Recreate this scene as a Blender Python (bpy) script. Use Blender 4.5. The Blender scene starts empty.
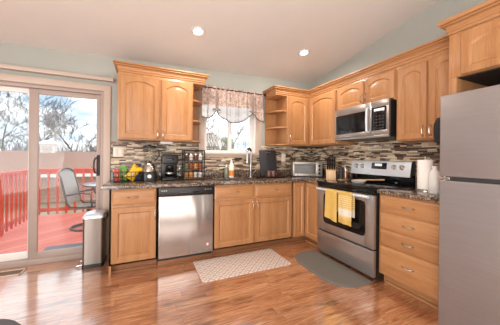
import bpy, bmesh, math, random
from mathutils import Vector, Matrix

scene = bpy.context.scene
COL = scene.collection
PI = math.pi
random.seed(7)

# ------------------------------------------------------------------ camera
cam_d = bpy.data.cameras.new('camera')
cam = bpy.data.objects.new('camera', cam_d)
COL.objects.link(cam)
CAM = Vector((-2.6835, -3.3146, 1.197))
YAW = 0.42482
cam.matrix_world = Matrix.Translation(CAM) @ Matrix.Rotation(-YAW, 4, 'Z') @ Matrix.Rotation(PI / 2, 4, 'X') @ Matrix.Rotation(0.00983, 4, 'Z')
cam_d.sensor_width = 36.0
cam_d.lens = 236.15 / 500 * 36.0
cam_d.shift_x = 0.0004
cam_d.shift_y = -(162.5 - 157.57) / 500
cam_d.clip_start = 0.05
scene.camera = cam

# ------------------------------------------------------------------ view
scene.view_settings.view_transform = 'Standard'
scene.view_settings.look = 'None'
scene.view_settings.gamma = 1.0
scene.view_settings.use_curve_mapping = False
scene.view_settings.exposure = 0.5
scene.cycles.use_denoising = True
scene.cycles.max_bounces = 10
scene.cycles.diffuse_bounces = 6
scene.cycles.glossy_bounces = 5
scene.cycles.transparent_max_bounces = 12


def lin(h):
    h = h.lstrip('#')
    out = []
    for i in (0, 2, 4):
        c = int(h[i:i + 2], 16) / 255
        out.append(c / 12.92 if c <= 0.04045 else ((c + 0.055) / 1.055) ** 2.4)
    return (*out, 1.0)


# ------------------------------------------------------------------ world: bright thin cloud
world = bpy.data.worlds.new('sky')
scene.world = world
world.use_nodes = True
wn, wl = world.node_tree.nodes, world.node_tree.links
wn.clear()
w_out = wn.new('ShaderNodeOutputWorld')
w_bg = wn.new('ShaderNodeBackground')
w_tc = wn.new('ShaderNodeTexCoord')
w_map = wn.new('ShaderNodeMapping')
w_map.inputs['Scale'].default_value = (1.2, 1.2, 4.0)
w_map.inputs['Location'].default_value = (5.0, 2.0, 1.3)
w_no = wn.new('ShaderNodeTexNoise')
w_no.inputs['Scale'].default_value = 2.2
w_no.inputs['Detail'].default_value = 5
w_cr = wn.new('ShaderNodeValToRGB')
w_cr.color_ramp.elements[0].position = 0.40
w_cr.color_ramp.elements[0].color = (0.265, 0.345, 0.43, 1)
w_cr.color_ramp.elements[1].position = 0.57
w_cr.color_ramp.elements[1].color = (1.0, 1.0, 1.0, 1)
wl.new(w_tc.outputs['Generated'], w_map.inputs['Vector'])
wl.new(w_map.outputs['Vector'], w_no.inputs['Vector'])
wl.new(w_no.outputs['Fac'], w_cr.inputs['Fac'])
wl.new(w_cr.outputs['Color'], w_bg.inputs['Color'])
w_bg.inputs['Strength'].default_value = 1.85
wl.new(w_bg.outputs['Background'], w_out.inputs['Surface'])


# ------------------------------------------------------------------ lights
def area(name, loc, target, sx, sy, power, color=(1, 1, 1), spread=PI):
    d = bpy.data.lights.new(name, 'AREA')
    d.shape = 'RECTANGLE'
    d.size, d.size_y = sx, sy
    d.energy = power
    d.color = color
    d.spread = spread
    o = bpy.data.objects.new(name, d)
    COL.objects.link(o)
    o.location = loc
    o.rotation_euler = (Vector(target) - Vector(loc)).to_track_quat('-Z', 'Y').to_euler()
    return o


area('dining_side_fill', (-2.4, -6.4, 1.7), (-1.6, 0, 1.3), 4.6, 2.2, 30, (1.0, 0.96, 0.92))  # unseen fill lamp added behind the camera to light the kitchen
area('side_fill', (-5.5, -4.2, 1.4), (0, -2.0, 0.8), 3.2, 2.3, 165, (0.97, 0.98, 1.0))  # added fill lamp, no window here; brightens the range run
area('ceiling_fill', (-2.9, -3.9, 0.9), (-2.9, -2.4, 3.0), 3.4, 2.4, 56, (1.0, 0.93, 0.88))  # upward fill lamp added to brighten the ceiling
sun_d = bpy.data.lights.new('sun', 'SUN')
sun_d.energy = 0.5
sun_d.angle = 0.6
sun_d.color = (1.0, 0.95, 0.88)
sun = bpy.data.objects.new('sun', sun_d)
COL.objects.link(sun)
sun.rotation_euler = Vector((0.55, 0.12, -0.83)).to_track_quat('-Z', 'Y').to_euler()


# ------------------------------------------------------------------ material helpers
MATS = {}


def new_mat(name):
    m = bpy.data.materials.new(name)
    m.use_nodes = True
    MATS[name] = m
    nt = m.node_tree
    return m, nt.nodes, nt.links, nt.nodes['Principled BSDF']


def plain(name, hexc, rough=0.5, metal=0.0, noise=0.0, scale=30.0, spec=None, coat=0.0, sheen=0.0, bump=0.0):
    m, n, l, b = new_mat(name)
    b.inputs['Roughness'].default_value = rough
    b.inputs['Metallic'].default_value = metal
    b.inputs['Coat Weight'].default_value = coat
    b.inputs['Sheen Weight'].default_value = sheen
    if spec is not None:
        b.inputs['Specular IOR Level'].default_value = spec
    c = lin(hexc)
    tc = n.new('ShaderNodeTexCoord')
    no = n.new('ShaderNodeTexNoise')
    no.inputs['Scale'].default_value = scale
    no.inputs['Detail'].default_value = 4
    l.new(tc.outputs['Object'], no.inputs['Vector'])
    cr = n.new('ShaderNodeValToRGB')
    k = noise
    cr.color_ramp.elements[0].position = 0.3
    cr.color_ramp.elements[1].position = 0.7
    cr.color_ramp.elements[0].color = (c[0] * (1 - k), c[1] * (1 - k), c[2] * (1 - k), 1)
    cr.color_ramp.elements[1].color = (min(1, c[0] * (1 + k)), min(1, c[1] * (1 + k)), min(1, c[2] * (1 + k)), 1)
    l.new(no.outputs['Fac'], cr.inputs['Fac'])
    l.new(cr.outputs['Color'], b.inputs['Base Color'])
    if bump:
        bp = n.new('ShaderNodeBump')
        bp.inputs['Strength'].default_value = bump
        bp.inputs['Distance'].default_value = 0.002
        l.new(no.outputs['Fac'], bp.inputs['Height'])
        l.new(bp.outputs['Normal'], b.inputs['Normal'])
    return m


class NG:
    """tiny node-building helper"""

    def __init__(s, nodes, links):
        s.n, s.l = nodes, links

    def put(s, sock, v):
        if isinstance(v, bpy.types.NodeSocket):
            s.l.new(v, sock)
        else:
            sock.default_value = v

    def math(s, op, a, b=None):
        m = s.n.new('ShaderNodeMath')
        m.operation = op
        s.put(m.inputs[0], a)
        if b is not None:
            s.put(m.inputs[1], b)
        return m.outputs[0]

    def comb(s, x, y, z=0.0):
        c = s.n.new('ShaderNodeCombineXYZ')
        s.put(c.inputs[0], x)
        s.put(c.inputs[1], y)
        s.put(c.inputs[2], z)
        return c.outputs[0]

    def white(s, vec, color=False):
        w = s.n.new('ShaderNodeTexWhiteNoise')
        w.noise_dimensions = '3D'
        s.l.new(vec, w.inputs['Vector'])
        return w.outputs['Color' if color else 'Value']

    def ramp(s, fac, stops, constant=False):
        r = s.n.new('ShaderNodeValToRGB')
        cr = r.color_ramp
        if constant:
            cr.interpolation = 'CONSTANT'
        while len(cr.elements) < len(stops):
            cr.elements.new(0.5)
        for e, (p, c) in zip(cr.elements, stops):
            e.position = p
            e.color = lin(c) if isinstance(c, str) else c
        s.l.new(fac, r.inputs['Fac'])
        return r.outputs['Color']

    def mix(s, fac, a, b, blend='MIX'):
        m = s.n.new('ShaderNodeMix')
        m.data_type = 'RGBA'
        m.blend_type = blend
        s.put(m.inputs[0], fac)
        s.put(m.inputs[6], a)
        s.put(m.inputs[7], b)
        return m.outputs[2]

    def noise(s, vec, scale, detail=4, rough=0.5):
        t = s.n.new('ShaderNodeTexNoise')
        t.inputs['Scale'].default_value = scale
        t.inputs['Detail'].default_value = detail
        t.inputs['Roughness'].default_value = rough
        s.l.new(vec, t.inputs['Vector'])
        return t.outputs['Fac']

    def mapped(s, vec, scale, loc=(0, 0, 0), rot=(0, 0, 0)):
        m = s.n.new('ShaderNodeMapping')
        m.inputs['Scale'].default_value = scale
        m.inputs['Location'].default_value = loc
        m.inputs['Rotation'].default_value = rot
        s.l.new(vec, m.inputs['Vector'])
        return m.outputs[0]

    def sep(s, vec):
        x = s.n.new('ShaderNodeSeparateXYZ')
        s.l.new(vec, x.inputs[0])
        return x.outputs


def wood(name, base, dark, light, axis='z', rough=0.36):
    m, n, l, b = new_mat(name)
    g = NG(n, l)
    tc = n.new('ShaderNodeTexCoord').outputs['Object']
    oi = n.new('ShaderNodeObjectInfo')
    sc = {'z': (1, 1, 0.06), 'x': (0.06, 1, 1), 'y': (1, 0.06, 1)}[axis]
    off = g.comb(g.math('MULTIPLY', oi.outputs['Random'], 37.0), g.math('MULTIPLY', oi.outputs['Random'], 17.0), g.math('MULTIPLY', oi.outputs['Random'], 5.0))
    va = n.new('ShaderNodeVectorMath')
    va.operation = 'ADD'
    l.new(tc, va.inputs[0])
    l.new(off, va.inputs[1])
    v = g.mapped(va.outputs[0], sc)
    fine = g.noise(v, 110, 5, 0.6)
    wide = g.noise(v, 14, 3, 0.5)
    fac = g.math('ADD', g.math('MULTIPLY', fine, 0.5), g.math('MULTIPLY', wide, 0.5))
    col = g.ramp(fac, [(0.3, dark), (0.5, base), (0.68, light)])
    tint = g.ramp(oi.outputs['Random'], [(0.0, (0.93, 0.92, 0.91, 1)), (1.0, (1.06, 1.05, 1.04, 1))])
    col = g.mix(1.0, col, tint, 'MULTIPLY')
    l.new(col, b.inputs['Base Color'])
    b.inputs['Roughness'].default_value = rough
    return m


MAPLE = ('#ac7a4e', '#98663f', '#b8895e')
wood('maple_vertical', *MAPLE, 'z')
wood('maple_along', *MAPLE, 'x')
wood('maple_across', *MAPLE, 'y')
wood('block_wood', '#c9a06c', '#b58a56', '#d8b480', 'z')
plain('underside_shade', '#35281f', 0.8, noise=0.15)  # shade of the gap above the fridge, put into the colour
plain('back_shade', '#4a382c', 0.6, noise=0.1)  # maple darkened in colour to stand for cavity shade
wood('toe_wood', '#8a5a38', '#6e4428', '#9a6a44', 'x', 0.5)
plain('wall_paint', '#a6a79f', 0.85, noise=0.015, scale=6)
plain('ceiling_paint', '#dcd6d0', 0.9, noise=0.012, scale=5)
plain('trim_paint', '#bfab9c', 0.45, noise=0.01)
plain('white_paint', '#e9e4de', 0.4, noise=0.01)
plain('vinyl_frame', '#a8958b', 0.45, noise=0.02, scale=8)
plain('black_plastic', '#1b1a1b', 0.35, noise=0.1)
plain('black_gloss', '#0c0c0e', 0.08, noise=0.05)
plain('black_metal', '#242325', 0.4, metal=0.4)
plain('charcoal', '#333235', 0.55, noise=0.12, scale=60)
plain('toaster_silver', '#a7a19a', 0.35, metal=0.45, noise=0.03)
plain('oven_glass', '#4d4844', 0.12, noise=0.2, scale=12)
plain('dark_rubber', '#2a2a2c', 0.7, noise=0.1)
plain('nickel', '#c9c2b8', 0.28, metal=1.0, noise=0.03)
plain('chrome', '#aeaeb1', 0.1, metal=1.0)
plain('lamp_trim', '#cfc8c2', 0.4)
plain('white_plastic', '#e4e0da', 0.35, noise=0.02)
plain('ivory_plate', '#e4d8c8', 0.4, noise=0.02)
plain('paper', '#f2ebe2', 0.9, noise=0.02, scale=80, bump=0.3)
plain('yellow_bag', '#e7b41e', 0.35, noise=0.18, scale=25)
plain('green_bag', '#6f9a45', 0.4, noise=0.25, scale=30)
plain('red_bag', '#c8544a', 0.4, noise=0.35, scale=30)
plain('blue_bag', '#2c4a86', 0.35, noise=0.25, scale=30)
plain('orange_label', '#e08a3c', 0.4, noise=0.2, scale=40)
plain('green_soap', '#7f8b79', 0.2, noise=0.1)
plain('cream_bottle', '#efe6d4', 0.3, noise=0.03)
plain('spice_red', '#a8472e', 0.4, noise=0.3, scale=60)
plain('spice_ochre', '#c58f3f', 0.4, noise=0.3, scale=60)
plain('spice_green', '#7f8a42', 0.4, noise=0.3, scale=60)
plain('spice_brown', '#6b4430', 0.4, noise=0.3, scale=60)
plain('spice_white', '#d9d2c6', 0.4, noise=0.15, scale=60)
plain('mug_brown', '#6e4a40', 0.25, noise=0.15)
plain('tray_wood', '#4a3328', 0.4, noise=0.2)
plain('copper_mill', '#b98468', 0.3, metal=0.6)
plain('mat_grey', '#6b665f', 0.85, noise=0.08, scale=120, bump=0.5)
plain('red_sticker', '#cf8a84', 0.5, noise=0.05)
plain('stool_fabric', '#5b5a5c', 0.9, noise=0.12, scale=150, bump=0.4)
plain('mitt_fabric', '#1d1c1f', 0.85, noise=0.3, scale=90, bump=0.5)
plain('patio_metal', '#5f5a57', 0.4, metal=0.5, noise=0.05)
plain('patio_mesh', '#b9b7b1', 0.7, noise=0.05, scale=200)
plain('table_glass', '#8f9cab', 0.15, noise=0.03)
plain('bark', '#6a5f58', 0.9, noise=0.25, scale=8)
plain('bark_light', '#a0968e', 0.9, noise=0.15, scale=8)
plain('bark_pale', '#5f554d', 0.9, noise=0.2, scale=8)
plain('needles', '#a9b596', 0.9, noise=0.3, scale=6)
plain('dry_grass', '#8f8168', 0.95, noise=0.15, scale=1.5)
plain('house_siding', '#d8c8b8', 0.8, noise=0.04, scale=3)
plain('roof_pale', '#c6b8ad', 0.9, noise=0.1, scale=4)
plain('pole_wood', '#bfb5aa', 0.9, noise=0.1, scale=6)
plain('vent_brown', '#8a6a55', 0.4, metal=0.3, noise=0.05)
plain('vent_rim', '#cdb7a2', 0.4, metal=0.3, noise=0.05)
plain('doormat_grey', '#6f7078', 0.95, noise=0.2, scale=140, bump=0.6)
plain('white_sheer', '#b7b9bc', 0.85, noise=0.03, scale=40)
plain('tie_brown', '#8a766c', 0.85, noise=0.1, scale=60)
plain('hem_grey', '#5c5754', 0.85, noise=0.1, scale=60)


def steel(name, hexc, rough, axis, bump=0.05, metal=0.85, wave=0.6):
    m, n, l, b = new_mat(name)
    g = NG(n, l)
    tc = n.new('ShaderNodeTexCoord').outputs['Object']
    sc = {'z': (1, 1, 0.01), 'x': (0.01, 1, 1), 'y': (1, 0.01, 1)}[axis]
    v = g.mapped(tc, sc)
    f = g.noise(v, 500, 3, 0.6)
    c = lin(hexc)
    col = g.ramp(f, [(0.3, (c[0] * .93, c[1] * .93, c[2] * .93, 1)), (0.7, (c[0] * 1.06, c[1] * 1.06, c[2] * 1.06, 1))])
    l.new(col, b.inputs['Base Color'])
    b.inputs['Metallic'].default_value = metal
    b.inputs['Roughness'].default_value = rough
    bp = n.new('ShaderNodeBump')
    bp.inputs['Strength'].default_value = bump
    bp.inputs['Distance'].default_value = 0.001
    l.new(f, bp.inputs['Height'])
    wv = g.noise(g.mapped(tc, {'z': (1, 1, 0.25), 'x': (0.25, 1, 1), 'y': (1, 0.25, 1)}[axis]), 7, 1)
    b2 = n.new('ShaderNodeBump')
    b2.inputs['Strength'].default_value = wave
    b2.inputs['Distance'].default_value = 0.012
    l.new(wv, b2.inputs['Height'])
    l.new(b2.outputs['Normal'], bp.inputs['Normal'])
    l.new(bp.outputs['Normal'], b.inputs['Normal'])
    return m


steel('steel_along', '#a39c98', 0.3, 'x')
steel('steel_across', '#b6b1ae', 0.3, 'y')
steel('steel_upright', '#b7b0ac', 0.22, 'z', 0.05, 0.85, 1.0)
steel('bin_steel', '#8b827b', 0.3, 'z', 0.05, 0.9, 0.4)
steel('fridge_steel', '#9a9290', 0.42, 'y', 0.04, 0.7)
steel('steel_bright', '#dfe5ec', 0.36, 'y', 0.02, 0.5, 0.0)


def glassy(name, tint=(1, 1, 1, 1), refl=0.08, rough=0.0):
    m, n, l, b = new_mat(name)
    n.remove(b)
    out = n['Material Output']
    tr = n.new('ShaderNodeBsdfTransparent')
    tr.inputs['Color'].default_value = tint
    gl = n.new('ShaderNodeBsdfGlossy')
    gl.inputs['Roughness'].default_value = rough
    lw = n.new('ShaderNodeLayerWeight')
    g = NG(n, l)
    fr = g.math('ADD', 0.012, g.math('MULTIPLY', g.math('POWER', lw.outputs['Facing'], 5.0), 0.7))
    mx = n.new('ShaderNodeMixShader')
    l.new(fr, mx.inputs[0])
    l.new(tr.outputs[0], mx.inputs[1])
    l.new(gl.outputs[0], mx.inputs[2])
    l.new(mx.outputs[0], out.inputs['Surface'])
    return m


glassy('pane_glass', (0.97, 0.98, 0.98, 1))
glassy('jar_glass', (0.95, 0.95, 0.94, 1))
glassy('carafe_glass', (0.55, 0.52, 0.5, 1))


def mosaic(name, axis):
    m, n, l, b = new_mat(name)
    g = NG(n, l)
    tc = n.new('ShaderNodeTexCoord').outputs['Object']
    s = g.sep(tc)
    u = s[0] if axis == 'x' else s[1]
    z = s[2]
    rowh = 0.0165
    rz = g.math('DIVIDE', z, rowh)
    row = g.math('FLOOR', rz)
    r1 = g.white(g.comb(row, 3.7, 1.0))
    ln = g.math('ADD', 0.07, g.math('MULTIPLY', r1, 0.09))
    uu = g.math('ADD', g.math('DIVIDE', u, ln), g.math('MULTIPLY', g.white(g.comb(row, 9.1, 2.0)), 7.0))
    tile = g.math('FLOOR', uu)
    idv = g.white(g.comb(row, tile, 5.0))
    col = g.ramp(idv, [(0.0, '#432f28'), (0.19, '#6b5044'), (0.29, '#c4b094'), (0.47, '#97836f'), (0.57, '#dccdb5'), (0.75, '#8a847d'), (0.85, '#b3a18a'), (0.94, '#33261f')], True)
    nz = g.noise(tc, 60, 4)
    col = g.mix(0.35, col, g.ramp(nz, [(0.3, '#6b5a4c'), (0.7, '#e0d2bc')]), 'SOFT_LIGHT')
    fz = g.math('FRACT', rz)
    fu = g.math('FRACT', uu)
    gz = g.math('LESS_THAN', fz, 0.09)
    gu = g.math('LESS_THAN', fu, 0.013)
    grout = g.math('MAXIMUM', gz, gu)
    col = g.mix(grout, col, lin('#857666'))
    l.new(col, b.inputs['Base Color'])
    rr = g.math('ADD', 0.15, g.math('MULTIPLY', g.white(g.comb(row, tile, 8.0)), 0.4))
    l.new(rr, b.inputs['Roughness'])
    bp = n.new('ShaderNodeBump')
    bp.inputs['Strength'].default_value = 0.35
    bp.inputs['Distance'].default_value = 0.002
    l.new(g.math('SUBTRACT', 1.0, grout), bp.inputs['Height'])
    l.new(bp.outputs['Normal'], b.inputs['Normal'])
    return m


mosaic('mosaic_x', 'x')
mosaic('mosaic_y', 'y')


def granite():
    m, n, l, b = new_mat('granite')
    g = NG(n, l)
    tc = n.new('ShaderNodeTexCoord').outputs['Object']
    vo = n.new('ShaderNodeTexVoronoi')
    vo.inputs['Scale'].default_value = 92
    l.new(tc, vo.inputs['Vector'])
    sp = g.sep(vo.outputs['Color'])
    c1 = g.ramp(sp[0], [(0.0, '#2a211e'), (0.24, '#524036'), (0.46, '#75604f'), (0.64, '#95806d'), (0.76, '#3a2f2b'), (0.88, '#a89683')], True)
    nz = g.noise(tc, 26, 4)
    col = g.mix(0.22, c1, g.ramp(nz, [(0.35, '#33261f'), (0.65, '#8a7362')]))
    l.new(col, b.inputs['Base Color'])
    b.inputs['Roughness'].default_value = 0.16
    b.inputs['Coat Weight'].default_value = 0.3
    b.inputs['Coat Roughness'].default_value = 0.08


granite()


def floor_mat():
    m, n, l, b = new_mat('floor_planks')
    g = NG(n, l)
    tc = n.new('ShaderNodeTexCoord').outputs['Object']
    s = g.sep(tc)
    W, L = 0.088, 0.85
    ry = g.math('DIVIDE', s[1], W)
    row = g.math('FLOOR', ry)
    ux = g.math('ADD', g.math('DIVIDE', s[0], L), g.math('MULTIPLY', g.white(g.comb(row, 2.2, 4.0)), 9.0))
    pl = g.math('FLOOR', ux)
    idv = g.white(g.comb(row, pl, 1.0))
    idc = g.white(g.comb(row, pl, 6.0), True)
    va = n.new('ShaderNodeVectorMath')
    va.operation = 'MULTIPLY_ADD'
    l.new(idc, va.inputs[0])
    va.inputs[1].default_value = (20, 20, 20)
    l.new(tc, va.inputs[2])
    v = g.mapped(va.outputs[0], (0.07, 1, 1))
    grain = g.noise(v, 90, 6, 0.65)
    blot = g.noise(g.mapped(va.outputs[0], (0.25, 1, 1)), 11, 4, 0.6)
    base = g.ramp(idv, [(0.0, '#96583a'), (0.35, '#b5744e'), (0.7, '#c78a62'), (1.0, '#d6a27c')])
    col = g.mix(0.55, base, g.ramp(grain, [(0.36, '#50291a'), (0.5, '#ae7048'), (0.64, '#dcab80')]))
    dk = g.math('MULTIPLY', g.math('GREATER_THAN', blot, 0.63), 0.55)
    dk2 = g.ramp(blot, [(0.54, (0, 0, 0, 1)), (0.70, (0.75, 0.75, 0.75, 1))])
    col = g.mix(dk2, col, lin('#4d2a18'))
    gy = g.math('LESS_THAN', g.math('FRACT', ry), 0.02)
    gx = g.math('LESS_THAN', g.math('FRACT', ux), 0.003)
    gap = g.math('MAXIMUM', gy, gx)
    col = g.mix(g.math('MULTIPLY', gap, 0.6), col, lin('#3d2214'))
    l.new(col, b.inputs['Base Color'])
    b.inputs['Roughness'].default_value = 0.3
    b.inputs['Coat Weight'].default_value = 1.0
    b.inputs['Coat Roughness'].default_value = 0.14
    b.inputs['Coat IOR'].default_value = 3.0
    bp = n.new('ShaderNodeBump')
    bp.inputs['Strength'].default_value = 0.1
    bp.inputs['Distance'].default_value = 0.001
    l.new(grain, bp.inputs['Height'])
    l.new(bp.outputs['Normal'], b.inputs['Normal'])


floor_mat()


def boards(name, c0, c1, width, rot, gapc, rough=0.7, gapw=0.05):
    m, n, l, b = new_mat(name)
    g = NG(n, l)
    tc = n.new('ShaderNodeTexCoord').outputs['Object']
    v = g.mapped(tc, (1, 1, 1), (0, 0, 0), (0, 0, rot))
    s = g.sep(v)
    r = g.math('DIVIDE', s[1], width)
    idv = g.white(g.comb(g.math('FLOOR', r), 1.0, 2.0))
    nz = g.noise(g.mapped(v, (0.1, 1, 1)), 30, 4)
    f = g.math('ADD', g.math('MULTIPLY', idv, 0.5), g.math('MULTIPLY', nz, 0.5))
    col = g.ramp(f, [(0.2, c0), (0.8, c1)])
    col = g.mix(g.math('LESS_THAN', g.math('FRACT', r), gapw), col, lin(gapc))
    l.new(col, b.inputs['Base Color'])
    b.inputs['Roughness'].default_value = rough


boards('deck_boards', '#cf6a59', '#dd8473', 0.14, math.radians(-42), '#823a2f')
plain('rail_red', '#d0593f', 0.6, noise=0.08, scale=14)


def shingles():
    m, n, l, b = new_mat('roof_shingles')
    g = NG(n, l)
    tc = n.new('ShaderNodeTexCoord').outputs['Object']
    br = n.new('ShaderNodeTexBrick')
    br.inputs['Scale'].default_value = 3.0
    br.inputs['Color1'].default_value = lin('#86604f')
    br.inputs['Color2'].default_value = lin('#9a715f')
    br.inputs['Mortar'].default_value = lin('#6b4b3e')
    br.inputs['Mortar Size'].default_value = 0.02
    br.inputs['Row Height'].default_value = 0.4
    l.new(tc, br.inputs['Vector'])
    nz = g.noise(tc, 5, 5)
    col = g.mix(0.5, br.outputs['Color'], g.ramp(nz, [(0.3, '#7c5848'), (0.7, '#a07c6a')]))
    l.new(col, b.inputs['Base Color'])
    b.inputs['Roughness'].default_value = 0.9


shingles()


def lap_siding():
    m, n, l, b = new_mat('lap_siding')
    g = NG(n, l)
    tc = n.new('ShaderNodeTexCoord').outputs['Object']
    s = g.sep(tc)
    f = g.math('FRACT', g.math('DIVIDE', s[2], 0.16))
    col = g.ramp(f, [(0.0, '#7e5f52'), (0.14, '#ad8d7e'), (1.0, '#b89888')])
    l.new(col, b.inputs['Base Color'])
    b.inputs['Roughness'].default_value = 0.8


lap_siding()


def floral():
    m, n, l, b = new_mat('floral_cloth')
    g = NG(n, l)
    tc = n.new('ShaderNodeTexCoord').outputs['Object']
    a = g.noise(tc, 26, 3, 0.6)
    c = g.noise(g.mapped(tc, (1, 1, 1), (5, 3, 1)), 48, 3, 0.6)
    col = g.ramp(a, [(0.40, '#c4b0a2'), (0.50, '#b3958a'), (0.58, '#9a7a70'), (0.66, '#7c6c64')])
    col = g.mix(0.45, col, g.ramp(c, [(0.42, '#cfc0b4'), (0.55, '#a58c80'), (0.65, '#6e665f')]))
    l.new(col, b.inputs['Base Color'])
    b.inputs['Roughness'].default_value = 0.9


floral()


def rug_mat():
    m, n, l, b = new_mat('rug_pattern')
    g = NG(n, l)
    tc = n.new('ShaderNodeTexCoord').outputs['Object']
    s = g.sep(tc)
    p = 0.105
    a = g.math('ABSOLUTE', g.math('SUBTRACT', g.math('FRACT', g.math('DIVIDE', g.math('ADD', s[0], s[1]), p)), 0.5))
    c = g.math('ABSOLUTE', g.math('SUBTRACT', g.math('FRACT', g.math('DIVIDE', g.math('SUBTRACT', s[0], s[1]), p)), 0.5))
    line = g.math('MAXIMUM', g.math('GREATER_THAN', a, 0.43), g.math('GREATER_THAN', c, 0.43))
    dot = g.math('LESS_THAN', g.math('ADD', a, c), 0.13)
    ring0 = g.math('LESS_THAN', g.math('ADD', a, c), 0.32)
    ring1 = g.math('LESS_THAN', g.math('ADD', a, c), 0.24)
    ring = g.math('SUBTRACT', ring0, ring1)
    pat = g.math('MAXIMUM', line, g.math('MAXIMUM', dot, ring))
    col = g.mix(g.math('MULTIPLY', pat, 0.75), lin('#d6c6bc'), lin('#8a766c'))
    l.new(col, b.inputs['Base Color'])
    b.inputs['Roughness'].default_value = 0.9


rug_mat()


def towel_mat(name, striped):
    m, n, l, b = new_mat(name)
    g = NG(n, l)
    tc = n.new('ShaderNodeTexCoord').outputs['Object']
    s = g.sep(tc)
    nz = g.noise(tc, 140, 3)
    col = g.ramp(nz, [(0.3, '#c8a04c'), (0.7, '#d8b466')])
    if striped:
        f = g.math('FRACT', g.math('DIVIDE', s[2], 0.022))
        st = g.math('LESS_THAN', f, 0.4)
        col = g.mix(st, col, lin('#dccb9e'))
        band = g.math('MULTIPLY', g.math('GREATER_THAN', s[2], 0.585), g.math('LESS_THAN', s[2], 0.655))
        col = g.mix(band, col, lin('#dcd3c2'))
        bt = g.math('MULTIPLY', g.math('LESS_THAN', s[2], 0.555), g.math('GREATER_THAN', s[2], 0.0))
        col = g.mix(bt, col, lin('#c9a455'))
        tp = g.math('GREATER_THAN', s[2], 0.8)
        col = g.mix(tp, col, lin('#c9a455'))
    l.new(col, b.inputs['Base Color'])
    b.inputs['Roughness'].default_value = 0.95


towel_mat('towel_plain', False)
towel_mat('towel_striped', True)


def glow(name, color, strength):
    m, n, l, b = new_mat(name)
    b.inputs['Emission Color'].default_value = color
    b.inputs['Emission Strength'].default_value = strength
    b.inputs['Base Color'].default_value = (0.9, 0.9, 0.9, 1)


glow('lamp_glow', (1.0, 0.96, 0.9, 1), 12.0)
glow('display_glow', (0.35, 0.5, 0.6, 1), 0.25)


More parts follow.
